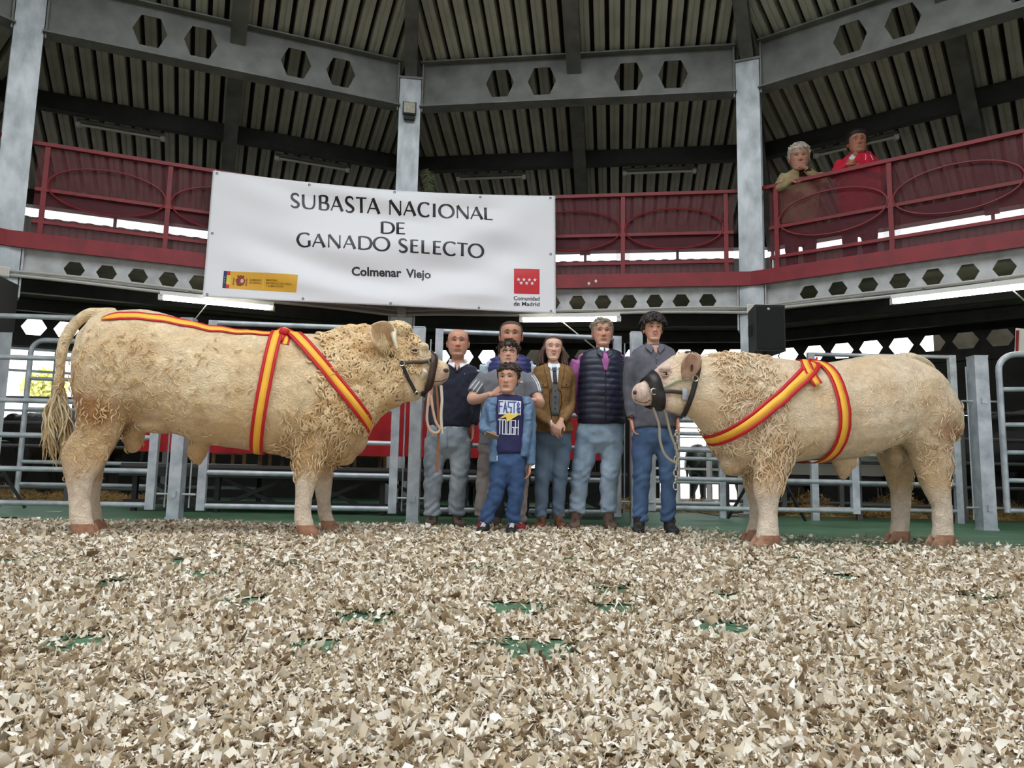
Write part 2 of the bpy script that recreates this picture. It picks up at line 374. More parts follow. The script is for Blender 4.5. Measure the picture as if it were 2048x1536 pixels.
# lit tube fixtures under the gallery
def batten(p, q, label, lit, up=.0, group=None, rad=.03):
    o = thing('tube_light', label, 'lamp', Vector(p).lerp(q, .5), group=group); p, q = Vector(p), Vector(q); d = (q - p).normalized()
    MB().bar(p, q, .09, .05).build('housing', white_pl if lit else galv_beam, o, smooth=False)
    MB().tube([p + d * .04 - Vector((0, 0, .05)), q - d * .04 - Vector((0, 0, .05))], rad, 10).build('tube', tube_on if lit else M('unlit_tube', rgb(205, 205, 190), .35), o)
    for e in (p + d * .02, q - d * .02): MB().box(e - Vector((0, 0, .05)), (.06, .06, .07)).build('end_cap', white_pl, o, smooth=False)
    for f in (.25, .75): MB().bar(p.lerp(q, f), p.lerp(q, f) + Vector((0, 0, .06)), .02, .02).build('bracket', galv_beam, o, smooth=False)
LL = {2: 'lit tube lamp beyond the left edge', 1: 'lit tube lamp under the gallery above the left bull', 0: 'lit tube lamp under the banner above the group of people', -1: 'lit tube lamp under the gallery at the right edge', -2: 'lit tube lamp beyond the right edge'}
for j in FACES: batten(FP(j, 8.95, .352, 2.575), FP(j, 8.95, .638, 2.575), LL[j], True, group='gallery tube lamps')
for j in FACES:
    a = 10.85 / A_
    for s, (u0, u1) in enumerate(((.14, .34), (.62, .82))):
        z = zdeck(10.85) - .17
        batten(FP(j, a, u0, z), FP(j, a, u1, z), f'unlit tube lamp under the roof, {("left", "right")[s]} half of the {FNAME[j]} bay', False, group='roof tube lamps', rad=.02)
# thin hanging chain wires from lit lamps (diagonal stays)
for n_, (j, u, du) in enumerate(((1, .47, -.06), (0, .47, .11), (-1, .6, .05))):
    tag(MB().tube([FP(j, 9.0, u, 2.52), FP(j, 10.6, u + du, 2.28)], .009, 6).build('stay_rod', white_pl), ('thin pale stay rod slanting down left of the left bull lamp', 'thin pale stay rod slanting down behind the smiling woman', 'thin pale stay rod slanting behind the right hand gate')[n_], 'rod', 'stay rods')
# floodlight on the banner column
o = corner(1, 8.9); fl_ = thing('floodlight', 'small square floodlight on the column above the banner', 'lamp', o + Vector((0, 0, 5.4)))
rad = (corner(1, 1) - Vector((CX, CY, 0))).normalized(); tan = Vector((-rad.y, rad.x, 0)); R = Matrix((tan, rad, Vector((0, 0, 1)))).transposed() @ Matrix.Rotation(.25, 3, 'X')
MB().box(o + Vector((0, 0, 5.55)) - rad * .03, (.19, .05, .17), R).build('case', black_pl, fl_, smooth=False)
MB().box(o + Vector((0, 0, 5.55)) - rad * .062, (.16, .006, .14), R).build('lens', M('flood_lens', rgb(200, 196, 180), .3, 0, rgb(170, 165, 150), vs=30), fl_, smooth=False)
MB().box(o + Vector((0, 0, 5.43)) + rad * .01, (.15, .08, .05), R).build('bracket', black_pl, fl_, smooth=False)
# lower outer wall: dark cladding with openings, radial beams under the slab
OPEN = {1: [(.0, .30, .85, 2.38)], 0: [(.31, .46, .62, .80), (.70, .995, .0, 1.5)], -1: [(.40, .56, 1.2, 1.55)], 2: [], -2: []}
for j in FACES:
    w = tag(empty({2: 'wall_far_left', 1: 'wall_left', 0: 'wall_back', -1: 'wall_right', -2: 'wall_far_right'}[j], FP(j, 13.4, .5, 0)), kind='structure')
    us = sorted({0, 1, *[o[0] for o in OPEN[j]], *[o[1] for o in OPEN[j]]})
    for u0, u1 in zip(us, us[1:]):
        z0 = [(0, 2.4)]
        for o in OPEN[j]:
            if o[0] <= u0 and o[1] >= u1: z0 = [(0, o[2]), (o[3], 2.4)]
        for a, b in z0:
            if b - a < .02: continue
            MB().hexa([FP(j, r, u, z) for z in (a, b) for r, u in ((13.35, u0), (13.35, u1), (13.45, u1), (13.45, u0))]).build('cladding', dark_wall, w, smooth=False)
# dark store beyond the right bays so that only some hexagons see daylight
mb = MB(); 
for j, u0, u1 in ((-1, .36, 1), (-2, 0, 1), (1, .3, .98), (0, .25, .55)):
    mb.hexa([FP(j, r, u, z) for z in (2.4, 3.1) for r, u in ((14.2, u0), (14.2, u1), (14.3, u1), (14.3, u0))])
tag(mb.build('wall_store', slab_mat, smooth=False), kind='structure')
for j in FACES:
    for r, z in ((10.8, 2.88), (12.2, 2.88)):
        m = MB(); hbeam(m, FP(j, r, 0, z), FP(j, r, 1, z), .2, .1); tag(m.build('joist', dark_steel, smooth=False), f'dark joist under the gallery slab, {("inner", "outer")[r > 11]} row of the {FNAME[j]} bay', 'joist', 'gallery joists')
# ------------------------------------------------------------------ wood shavings on the arena floor
def shavings():
    rng = np.random.default_rng(3)
    def pile(x, y):                   # bedding depth 0..1; bare green patches and a ragged far edge
        e = 6.75 + .22 * np.sin(x * 1.1 + .4) + .12 * np.sin(x * 4.3) + np.where(x > 1.6, -.25 * (x - 1.6), 0) + np.where(x < -2.5, .42 * (x + 2.5), 0)
        return np.clip((e - y) / .5, 0, 1)
    holes = [gnd(px, py) for px, py in ((370, 1122), (570, 1135), (1030, 1218), (1222, 1220), (640, 1296), (140, 1290), (220, 1170), (490, 1205), (410, 1152), (925, 1107), (970, 1140), (1225, 1185), (1455, 1200), (1480, 1145), (1440, 1262), (485, 1092), (125, 1134), (740, 1240), (1690, 1158), (1960, 1200), (1900, 1130), (1600, 1120), (1150, 1122), (350, 1130), (1060, 1300), (30, 1125), (1380, 1095), (1750, 1110), (900, 1145))]
    hr = rng.uniform(.09, .16, len(holes))
    out = []
    for y0, y1, dens, size in ((1.0, 2.0, 30000, .0074), (2.0, 3.4, 16000, .0089), (3.4, 4.8, 10500, .0098), (4.8, 7.2, 6300, .0100)):
        w = y1 * .74 + .75; n = int(dens * 2 * w * (y1 - y0))
        x = rng.uniform(-w, w, n); y = rng.uniform(y0, y1, n); d = pile(x, y)
        keep = rng.random(n) < d ** 1.3
        for (h, r) in zip(holes, hr):
            dd = np.hypot((x - h.x), (y - h.y) * .8) / (r * (1 + .35 * np.sin(9 * np.arctan2(y - h.y, x - h.x))))
            keep &= (dd > 1) | (rng.random(n) < .04 + .45 * np.clip(dd - .5, 0, 1))
        # thinner cover towards the right far side
        thin = np.clip((y - 4.6) / .8, 0, 1) * np.clip((x - .9) / .9, 0, 1) * (.94 + .06 * np.sin(x * 6 + y * 9)); keep &= rng.random(n) > .985 * thin
        x, y = x[keep], y[keep]; out.append((x, y, np.full(len(x), size)))
    x = np.concatenate([o[0] for o in out]); y = np.concatenate([o[1] for o in out]); S = np.concatenate([o[2] for o in out]); n = len(x)
    S = S * np.clip(rng.lognormal(0, .36, n), .4, 1.75)
    relief = .010 + .008 * (np.sin(x * 3.1 + 1.3 * np.sin(y * 2.2)) * np.sin(y * 2.7 + x)) + .006 * np.sin(x * 9 + y * 5)
    relief = relief * np.interp(y, [3.5, 5.0], [1, .35])
    z = np.maximum(relief, .002) * rng.random(n) ** .6 + .004
    yaw = rng.uniform(0, 2 * PI, n); tilt = rng.normal(0, .48, n); roll = rng.normal(0, .42, n); curl = rng.normal(.3, .7, n)
    asp = rng.uniform(.25, .85, n)
    # flake: 3 x 2 grid of points, curled along its length, ragged edge
    gu = np.array([-1, 0, 1, -1, 0, 1], float); gv = np.array([-1, -1, -1, 1, 1, 1], float)
    U = gu[None] * (1 + rng.uniform(-.4, .4, (n, 6))) + rng.uniform(-.22, .22, (n, 6)); V = gv[None] * asp[:, None] * (1 + rng.uniform(-.6, .45, (n, 6)))
    W = curl[:, None] * (U * U - .4) * .8 + rng.uniform(-.12, .12, (n, 6))
    ct, st, cr, sr, cy, sy = np.cos(tilt)[:, None], np.sin(tilt)[:, None], np.cos(roll)[:, None], np.sin(roll)[:, None], np.cos(yaw)[:, None], np.sin(yaw)[:, None]
    X1, Z1 = U * ct - W * st, U * st + W * ct
    Y2, Z2 = V * cr - Z1 * sr, V * sr + Z1 * cr
    X3, Y3 = X1 * cy - Y2 * sy, X1 * sy + Y2 * cy
    co = np.stack([x[:, None] + X3 * S[:, None], y[:, None] + Y3 * S[:, None], z[:, None] + Z2 * S[:, None]], -1)
    lift = np.minimum(co[:, :, 2].min(1), 0.0015) - .0015; co[:, :, 2] -= lift[:, None]
    far = y > 3.4; nn_, nf_ = int((~far).sum()), int(far.sum()); vco = np.concatenate([co[~far].reshape(-1, 3), co[far][:, [0, 2, 5, 3]].reshape(-1, 3)])
    me = bpy.data.meshes.new('wood_shavings'); nf = nn_ * 2 + nf_
    me.vertices.add(len(vco)); me.vertices.foreach_set('co', vco.astype(np.float32).ravel())
    base = (np.arange(nn_) * 6)[:, None]; q = np.concatenate([np.concatenate([base + np.array([0, 1, 4, 3]), base + np.array([1, 2, 5, 4])], 1).ravel(), np.arange(nf_ * 4) + nn_ * 6]).astype(np.int32)
    me.loops.add(nf * 4); me.loops.foreach_set('vertex_index', q)
    me.polygons.add(nf); me.polygons.foreach_set('loop_start', np.arange(nf, dtype=np.int32) * 4)
    me.polygons.foreach_set('use_smooth', np.ones(nf, bool)); me.update(calc_edges=True)
    m = bpy.data.materials.new('shaving_wood'); m.use_nodes = True; N, L = m.node_tree.nodes, m.node_tree.links; b = N['Principled BSDF']
    geo = N.new('ShaderNodeNewGeometry'); r = N.new('ShaderNodeValToRGB'); e = r.color_ramp.elements
    e[0].position = 0; e[0].color = rgb(120, 98, 76); e[1].position = 1; e[1].color = rgb(250, 246, 236)
    for p, c in ((.08, rgb(156, 132, 100)), (.28, rgb(198, 180, 150)), (.6, rgb(225, 214, 194)), (.85, rgb(239, 232, 218))):
        k = r.color_ramp.elements.new(p); k.color = c
    L.new(geo.outputs['Random Per Island'], r.inputs[0]); L.new(r.outputs[0], b.inputs['Base Color']); b.inputs['Roughness'].default_value = .7
    me.materials.append(m); o = bpy.data.objects.new('wood_shavings', me); COL.objects.link(o)
    tag(o, 'pale loose wood shavings strewn over the arena floor', 'shavings', kind='stuff')
    # packed bedding underneath: low ragged sheet with the green floor showing in the bare patches
    mb = MB(); nx, ny = 150, 110; hv = [(h.x, h.y, r) for h, r in zip(holes, hr)]; V = []; ok = {}
    for jy in range(ny + 1):
        for ix in range(nx + 1):
            X, Y = -6 + 12 * ix / nx, .6 + 6.4 * jy / ny; V.append((X, Y, .004))
    F = []
    for jy in range(ny):
        for ix in range(nx):
            X, Y = -6 + 12 * (ix + .5) / nx, .6 + 6.4 * (jy + .5) / ny
            d = float(pile(np.array([X]), np.array([Y]))[0])
            thin = min(max((Y - 4.6) / .5, 0), 1) * min(max((X - .9) / .9, 0), 1)
            if random.random() > d or random.random() < thin * 1.3: continue
            if any(math.hypot(X - h[0], Y - h[1]) < h[2] * .95 for h in hv): continue
            i = jy * (nx + 1) + ix; F.append((i, i + 1, i + nx + 2, i + nx + 1))
    mb.add(V, F)
    tag(mb.build('packed_bedding', M('bedding', rgb(196, 176, 144), .9, 0, rgb(140, 114, 84), vs=60, bump=.6, bs=90), smooth=False), 'packed layer of fine sawdust under the loose shavings', 'bedding', kind='stuff')
shavings()
# ------------------------------------------------------------------ cattle fence of the ring
def rail_panel(p, q, rails, label, top, bottom, r=.024, group='ring fence panels', upright=(.075, .05), mids=0):
    p, q = Vector((p[0], p[1], 0)), Vector((q[0], q[1], 0)); o = thing('cattle_fence', label, 'fence', p, group=group); Z = Vector((0, 0, 1)); d = (q - p).normalized()
    for z in rails: MB().tube([p + Z * z, q + Z * z], r, 10).build('rail', galv, o)
    for e in (p, q): MB().bar(e + Z * bottom, e + Z * top, upright[0], upright[1], d.cross(Z)).build('upright', galv, o, smooth=False)
    for i in range(mids): e = p.lerp(q, (i + 1) / (mids + 1)); MB().bar(e + Z * bottom, e + Z * top, .03, .03, d.cross(Z)).build('upright', galv, o, smooth=False)
    return o
def post(x, y, h, label, w=.11):
    o = thing('fence_post', label, 'post', (x, y, 0), group='ring fence posts')
    MB().box((x, y, h / 2), (w, w, h)).build('shaft', galv, o, smooth=False); MB().box((x, y, .01), (w * 1.12, w * 1.12, .02)).build('foot_plate', galv, o, smooth=False)
    MB().box((x, y, h + .004), (w * 1.05, w * 1.05, .01)).build('cap', galv, o, smooth=False)
    for z in (.22, 1.3):
        for s in (-1, 1): MB().tube([(x + s * w * .4, y, z), (x + s * (w * .5 + .12), y, z)], .010, 8).build('hinge_pin', galv, o)
        MB().box((x, y - w * .52, z), (.05, .03, .06)).build('lug', galv, o, smooth=False)
    for s in (-1, 1): MB().tube([(x + s * .11, y + .02, .1), (x + s * .11, y + .02, h - .1)], .007, 6).build('latch_rod', galv, o)
P1, P2, P3 = (-3.0, 6.87), (-.89, 7.06), (1.21, 7.30)
post(*P1, 1.82, 'galvanised post behind the belly of the left bull'); post(*P2, 1.82, 'galvanised post behind the head of the left bull'); post(*P3, 1.86, 'galvanised post behind the arm of the young man in the grey shirt')
R6 = (.12, .42, .72, 1.03, 1.42, 1.80)
rail_panel((-5.4, 6.72), (-3.22, 6.85), R6, 'six-rail galvanised fence panel behind the rear of the left bull', 1.82, .08, group='ring fence panels')
rail_panel((-2.78, 6.89), (-1.08, 7.04), R6, 'six-rail galvanised fence panel behind the chest of the left bull', 1.82, .08)
rail_panel((-.70, 7.08), (1.02, 7.27), R6, 'six-rail galvanised fence panel behind the group of people', 1.82, .08)
rail_panel((1.36, 7.33), (3.42, 7.55), (.17, .45, .73, 1.02, 1.36, 1.6), 'lower galvanised gate behind the legs of the right bull', 1.62, .14)
rail_panel((1.6, 9.1), (2.55, 9.15), (.17, .42, .70, 1.0, 1.3, 1.6), 'further galvanised panel beyond the young man', 1.6, .0, group='inner pens')
rail_panel((3.6, 9.0), (5.30, 9.0), (.14, .45, .78, 1.10, 1.5, 1.98), 'tall galvanised panel behind the rump of the right bull', 2.0, .0, upright=(.08, .06), group='inner pens')
# rounded tubular gate at the right edge with its post
go = thing('tubular_gate', 'galvanised tubular gate with rounded corner at the right edge', 'gate', (4.95, 7.62, 0))
gp = lambda s, z: Vector((4.98 + s, 7.64 - .25 * s, z))
fr = [gp(0, .18)] + [gp(0, z) for z in (.6, 1.1, 1.5)] + [gp(.16 - .16 * math.cos(a), 1.62 + .16 * math.sin(a)) for a in np.linspace(0, PI / 2, 7)] + [gp(s, 1.78) for s in (.8, 1.6, 2.2)]
MB().tube(fr, .032, 10).build('frame', galv, go)
for z in (.20, .50, .78, 1.06, 1.42): MB().tube([gp(0, z), gp(2.2, z)], .024, 10).build('rail', galv, go)
post(4.80, 7.70, 1.76, 'galvanised post holding the tubular gate at the right edge', .14)
# pen hurdles behind the left end
hb = thing('pen_hurdle', 'grey tubular hurdle with rounded corner behind the tail of the left bull', 'fence', (-6.0, 8.7, 0), group='inner pens')
hp = lambda s, z: Vector((-5.55 + s, 8.6 + .1 * s, z))
fr = [hp(0, .1), hp(0, .8), hp(0, 1.5)] + [hp(.15 - .15 * math.cos(a), 1.75 + .15 * math.sin(a)) for a in np.linspace(0, PI / 2, 7)] + [hp(1.5, 1.9), hp(2.6, 1.9)]
MB().tube(fr, .03, 10).build('frame', galv, hb)
for z in (.25, .5, .8, 1.1, 1.45): MB().tube([hp(0, z), hp(2.6, z)], .022, 8).build('rail', galv, hb)
# ------------------------------------------------------------------ stage, red-draped tables and chairs behind the fence
st = thing('folding_stage', 'low black folding stage under the red draped tables', 'stage', (-1.45, 8.2, 0)); blk = M('black_frame', rgb(26, 26, 28), .5, .3)
MB().box((-1.45, 8.9, .47), (5.4, 1.6, .07)).build('deck', M('stage_deck', rgb(70, 66, 62), .8), st, smooth=False)
MB().bar((-4.15, 8.09, .42), (1.25, 8.09, .42), .03, .10).build('edge_beam', blk, st, smooth=False)
for i, x in enumerate(np.linspace(-4.0, .4, 6)):
    for y in (8.15, 9.5): MB().bar((x, y, 0), (x, y, .42), .05, .05).build('leg', blk, st, smooth=False)
    MB().bar((x, 8.16, .05), (x + .75, 8.16, .38), .03, .04).build('brace', blk, st, smooth=False)
    MB().bar((x + .75, 8.17, .05), (x, 8.17, .38), .03, .04).build('brace', blk, st, smooth=False)
MB().bar((-4.1, 8.12, .10), (1.2, 8.12, .10), .04, .05).build('skid', blk, st, smooth=False)
redcloth = M('red_cloth', rgb(168, 18, 26), .85, 0, rgb(140, 12, 20), vs=6)
for i, x in enumerate((-3.2, -1.45, .30)):
    lab = ('left', 'middle', 'right')[i]
    t = thing('trestle_table', f'trestle table on the stage under the {lab} red cloth', 'table', (x, 8.45, .5), group='stage tables')
    MB().box((x, 8.55, 1.23), (1.62, .6, .03)).build('table_top', M('table_board', rgb(180, 160, 130), .6), t, smooth=False)
    for sx in (-.7, .7):
        for sy in (8.32, 8.78): MB().bar((x + sx, sy, .505), (x + sx, sy, 1.22), .03, .03).build('leg', blk, t, smooth=False)
    def drape(u, v, x=x):
        w = .012 * math.sin(u * 40 + x) * v + .006 * math.sin(u * 90)
        if v < .25: return (x - .86 + 1.72 * u, 8.88 - .66 * v / .25, 1.252)
        vv = (v - .25) / .75; return (x - .86 + 1.72 * u, 8.22 + w, 1.252 - .62 * vv)
    tag(MB().grid(drape, 80, 16).build('tablecloth', redcloth), f'red cloth hanging over the {lab} table on the stage', 'cloth', 'red tablecloths')
wood = M('chair_wood', rgb(176, 140, 98), .5, 0, rgb(150, 116, 78), vs=20)
def chair(x, y, z, label, rz=0):
    o = thing('wooden_chair', label, 'chair', (x, y, z), rz, 'stage chairs')
    for sx in (-.19, .19):
        MB().bar((sx, -.19, 0), (sx, -.19, .45), .035, .035).build('leg', wood, o, False, local=True); MB().bar((sx, .19, 0), (sx, .21, .9), .035, .035).build('leg', wood, o, False, local=True)
    MB().box((0, 0, .46), (.44, .42, .03)).build('seat', wood, o, False, local=True); MB().box((0, .205, .78), (.40, .02, .16)).build('backrest', wood, o, False, local=True)
    for z_ in (.15, .25): MB().bar((-.19, -.19, z_), (.19, -.19, z_), .02, .02).build('stretcher', wood, o, False, local=True)
for i, x in enumerate((-3.5, -2.8, -1.75, -1.05, -.1)): chair(x, 9.25, .505, ('leftmost', 'second from left', 'middle', 'second from right', 'rightmost')[i] + ' wooden chair behind the red draped tables', PI)
# ------------------------------------------------------------------ loudspeakers on tripods
def speaker(x, y, label, lab2):
    o = thing('tripod_stand', lab2, 'stand', (x, y, 0), group='speaker stands')
    MB().tube([(x, y, .55), (x, y, 1.86)], .02, 8).build('pole', black_pl, o); MB().tube([(x, y, .55), (x, y, .75)], .035, 8).build('collar', black_pl, o)
    for a in (.3, 2.4, 4.5):
        e = (x + .48 * math.cos(a), y + .48 * math.sin(a), .02); MB().bar((x + .04 * math.cos(a), y + .04 * math.sin(a), .72), e, .03, .025).build('leg', black_pl, o, smooth=False)
        MB().bar((x, y, .42), Vector((x, y, .72)).lerp(e, .55), .02, .02).build('brace', black_pl, o, smooth=False)
    s = thing('loudspeaker', label, 'loudspeaker', (x, y, 1.86), group='loudspeakers')
    q = [(x + a, y + b, z) for z in (1.862, 2.38) for a, b in ((-.165, -.19), (.165, -.19), (.12, .2), (-.12, .2))]
    MB().hexa(q).build('cabinet', black_pl, s, smooth=False)
    MB().box((x, y - .195, 2.12), (.29, .012, .47)).build('grille', M('speaker_grille', rgb(14, 14, 15), .8, bump=.4, bs=300), s, smooth=False)
    MB().ball((x - .02, y - .205, 2.33), (.015, .004, .015), 10, 6).build('badge', galv, s)
    MB().box((x - .165, y, 2.12), (.03, .05, .12)).build('handle', black_pl, s, smooth=False)
sp = at(1530, 700, 8.35); speaker(sp.x, 8.35, 'black loudspeaker beside the column above the right bull', 'black tripod stand behind the legs of the right bull')
speaker(-5.45, 7.75, 'black loudspeaker at the left edge beside the column', 'black tripod stand behind the fence at the left edge')
# ------------------------------------------------------------------ bulls
pink = M('muzzle_skin', rgb(206, 170, 152), .45); hoof_m = M('hoof_horn', rgb(176, 128, 100), .5, 0, rgb(140, 98, 74), vs=30); horn_m = M('horn', rgb(232, 222, 200), .35)
eye_m = M('animal_eye', rgb(24, 16, 12), .1); nostril_m = M('nostril', rgb(70, 42, 36), .5)
leather = M('brown_leather', rgb(74, 52, 44), .5, 0, rgb(56, 40, 34), vs=30, bump=.1); leather2 = M('black_leather', rgb(44, 38, 40), .45, 0, rgb(30, 26, 28), vs=30)
rib_red = M('ribbon_red', rgb(196, 22, 30), .6); rib_yel = M('ribbon_yellow', rgb(250, 186, 60), .6); brass = M('buckle_metal', rgb(190, 180, 160), .3, .8)
rope_w = M('white_rope', rgb(226, 216, 196), .8, bump=.5, bs=150); rope_b = M('brown_rope', rgb(160, 104, 70), .8, bump=.5, bs=150)
def coat_mat(name):
    m = bpy.data.materials.new(name); m.use_nodes = True; N, L = m.node_tree.nodes, m.node_tree.links; b = N['Principled BSDF']
    at_ = N.new('ShaderNodeAttribute'); at_.attribute_name = 'coat'; tc = N.new('ShaderNodeTexCoord')
    n1 = N.new('ShaderNodeTexNoise'); n1.inputs['Scale'].default_value = 16; n1.inputs['Detail'].default_value = 6; n1.inputs['Distortion'].default_value = 1.2; L.new(tc.outputs['Object'], n1.inputs['Vector'])
    mr = N.new('ShaderNodeMapRange'); mr.inputs[1].default_value = .3; mr.inputs[2].default_value = .7; mr.inputs[3].default_value = .80; mr.inputs[4].default_value = 1.08; L.new(n1.outputs['Fac'], mr.inputs[0])
    mx = N.new('ShaderNodeVectorMath'); mx.operation = 'SCALE'; L.new(at_.outputs['Color'], mx.inputs[0]); L.new(mr.outputs[0], mx.inputs['Scale']); L.new(mx.outputs[0], b.inputs['Base Color'])
    n2 = N.new('ShaderNodeTexNoise'); n2.inputs['Scale'].default_value = 17; n2.inputs['Detail'].default_value = 2; n2.inputs['Distortion'].default_value = 4.0; L.new(tc.outputs['Object'], n2.inputs['Vector'])
    n3 = N.new('ShaderNodeTexNoise'); n3.inputs['Scale'].default_value = 140; n3.inputs['Detail'].default_value = 3
    mp = N.new('ShaderNodeMapping'); mp.inputs['Scale'].default_value = (1, 1, .35); L.new(tc.outputs['Object'], mp.inputs[0]); L.new(mp.outputs[0], n3.inputs['Vector'])
    ma = N.new('ShaderNodeMath'); ma.operation = 'MULTIPLY_ADD'; L.new(n3.outputs['Fac'], ma.inputs[0]); ma.inputs[1].default_value = .12
    mc = N.new('ShaderNodeMath'); mc.operation = 'MULTIPLY'; L.new(n2.outputs['Fac'], mc.inputs[0]); L.new(at_.outputs['Alpha'], mc.inputs[1]); L.new(mc.outputs[0], ma.inputs[2])
    bp = N.new('ShaderNodeBump'); bp.inputs['Strength'].default_value = .9; bp.inputs['Distance'].default_value = .03; L.new(ma.outputs[0], bp.inputs['Height']); L.new(bp.outputs[0], b.inputs['Normal'])
    b.inputs['Roughness'].default_value = .75; b.inputs['Sheen Weight'].default_value = .25; b.inputs['Specular IOR Level'].default_value = .25
    return m
class Beast:
    def __init__(s, name, front, rear, sgn, label, group):
        s.f = Vector((*front, 0)); s.r = Vector((*rear, 0)); d = (s.f - s.r).normalized(); s.fw = d
        x = d if d.x > 0 else -d; s.n = Vector((x.y, -x.x, 0)); s.o = s.f; s.mb = MB()
        s.root = thing(name, label, 'bull', s.f.lerp(s.r, .5), group=group)
    def pt(s, px, py, off=0.0): return onplane(px, py, s.o + s.n * off, s.n)
    def ring(s, c, v, w, e=2.3, n=20, lean=0.0):
        R = []
        for k in range(n):
            a = 2 * PI * k / n; ca, sa = math.cos(a), math.sin(a)
            q = math.copysign(abs(ca) ** (2 / e), ca); p = math.copysign(abs(sa) ** (2 / e), sa)
            R.append(c + v * q + w * (p * (1 - lean * q)))
        return R
    def trunk(s, secs, e=2.3):
        s.secs = secs; rings = []
        for (tx, ty, bx, by, hw) in secs:
            T, B = s.pt(tx, ty), s.pt(bx, by); rings.append(s.ring((T + B) / 2, (T - B) / 2, s.n * hw, e, lean=.12))
        s.mb.loft(rings)
    def leg(s, secs, off, e=2.1, spread=0.0):
        rings = []
        for i, (y, fx, bx, hw) in enumerate(secs):
            o_ = off * (1 - spread * (1 - i / (len(secs) - 1))); F, B = s.pt(fx, y, o_), s.pt(bx, y, o_)
            rings.append(s.ring((F + B) / 2, (F - B) / 2, s.n * hw, e, 16))
        y, fx, bx, hw = secs[-1]; F, B = s.pt(fx, y, off), s.pt(bx, y, off); c = (F + B) / 2; rr = (F - B) / 2
        low = Vector((c.x, c.y, .05)); rings.append(s.ring(low, rr * 1.02, s.n * hw * 1.05, e, 16)); s.mb.loft(rings)
        s.hoof(low, rr.length * 1.03, hw * 1.05)
    def hoof(s, c, a, w):
        s.hooves = getattr(s, 'hooves', [])
        m = MB()
        for side in (-1, 1):
            rings = []
            for z, la, sh, ww in ((.085, .92, .0, .46), (.06, 1.02, .008, .50), (.03, 1.12, .022, .52), (.0, 1.22, .035, .53)):
                cc = Vector((c.x, c.y, 0)) + s.fw * sh + s.n * (side * w * .52) + Vector((0, 0, z))
                rings.append([cc + s.fw * (a * la * math.cos(t) * (1.0 if math.cos(t) < 0 else 1 - .12 * abs(math.sin(t)))) + s.n * (w * ww * math.sin(t)) for t in np.linspace(0, 2 * PI, 17)[:-1]])
            m.loft(rings)
        s.hooves.append(m)
    def blob(s, px, py, off, r, R=None): s.mb.ball(s.pt(px, py, off), r, 18, 12, R)
    def rotm(s): return Matrix((s.fw, s.n, Vector((0, 0, 1)))).transposed()
    def finish(s, voxel, coat, curlmask, mat):
        me = remesh(s.mb, voxel, 5, .5); co = verts_np(me); nr = norms_np(me)
        L = s.local(co); col, curl = coat(L, co)
        disp = .010 * vnoise(co, 9, 2.1) * (.35 + .65 * curl) + .006 * vnoise(co, 22, 5.3) * (.3 + curl)
        set_np(me, co + nr * disp[:, None])
        a = me.attributes.new('coat', 'FLOAT_COLOR', 'POINT'); a.data.foreach_set('color', np.concatenate([col, (.4 + .6 * curl)[:, None]], 1).astype(np.float32).ravel())
        s.me = me; s.body = mesh_obj('body', me, mat, s.root); s.bvh = bvh(me); s.curl = curl
        for h in s.hooves: h.build('hoof', hoof_m, s.root, angle=60)
    def local(s, co):                 # along body (0 rear .. 1 front), side, height
        d = s.f - s.r; rel = co - np.array(s.r); u = (rel @ np.array(s.fw)) / d.length; return np.stack([u, rel @ np.array(s.n), co[:, 2]], 1)
    def see(s, px, py, off=.004):     # visible surface point under a pixel
        o = Vector((0, 0, CH)); d = Vector(ray(px, py)).normalized(); h = s.bvh.ray_cast(o, d)
        if h[0] is None:
            h = s.bvh.find_nearest(s.pt(px, py, 0)); return h[0] + h[1] * off, h[1]
        nn = h[1] if h[1].dot(d) < 0 else -h[1]; return h[0] + nn * off, nn
    def loop(s, tx, ty, bx, by, width, off=.012, n=96, t0=0, t1=2 * PI):
        T, B = s.pt(tx, ty), s.pt(bx, by); c = (T + B) / 2; v = (T - B).normalized(); pn = v.cross(s.n).normalized(); out = []
        ang = np.linspace(t0, t1, n + 1); closed = abs(t1 - t0 - 2 * PI) < 1e-6
        if closed: ang = ang[:-1]
        for w in (-.5, -.25, .25, .5):
            cc = c + pn * (w * width); rad = []
            for t in ang:
                d = v * math.cos(t) + s.n * math.sin(t); h = s.bvh.ray_cast(cc + d * 1.6, -d); rad.append(1.6 - h[3] if h[0] is not None else .2)
            rad = np.array(rad); k = 4
            pad = np.concatenate([rad[-k:], rad, rad[:k]]) if closed else np.concatenate([[rad[0]] * k, rad, [rad[-1]] * k])
            mxr = np.array([pad[i:i + 2 * k + 1].max() * .5 + pad[i:i + 2 * k + 1].mean() * .5 for i in range(len(rad))])
            out.append([cc + (v * math.cos(t) + s.n * math.sin(t)) * (max(r, r0) + off) for t, r, r0 in zip(ang, mxr, rad)])
        return out, closed
def strip3(mb, rows, closed):         # four edge rows -> red / yellow / red bands
    n = len(rows[0])
    for k in range(3):
        mb.cur = 1 if k == 1 else 0
        a, b = rows[k], rows[k + 1]; m = n if closed else n - 1
        mb.add(a + b, [(i, (i + 1) % n, n + (i + 1) % n, n + i) for i in range(m)])
    mb.cur = 0
def thicken(o, t=.004):
    md = o.modifiers.new('thickness', 'SOLIDIFY'); md.thickness = t; md.offset = 1; return o
def ribbon(name, mb, label, group, parent=None):
    o = mb.build(name, [rib_red, rib_yel], parent); thicken(o)
    if parent is None: tag(o, label, 'ribbon', group)
    return o
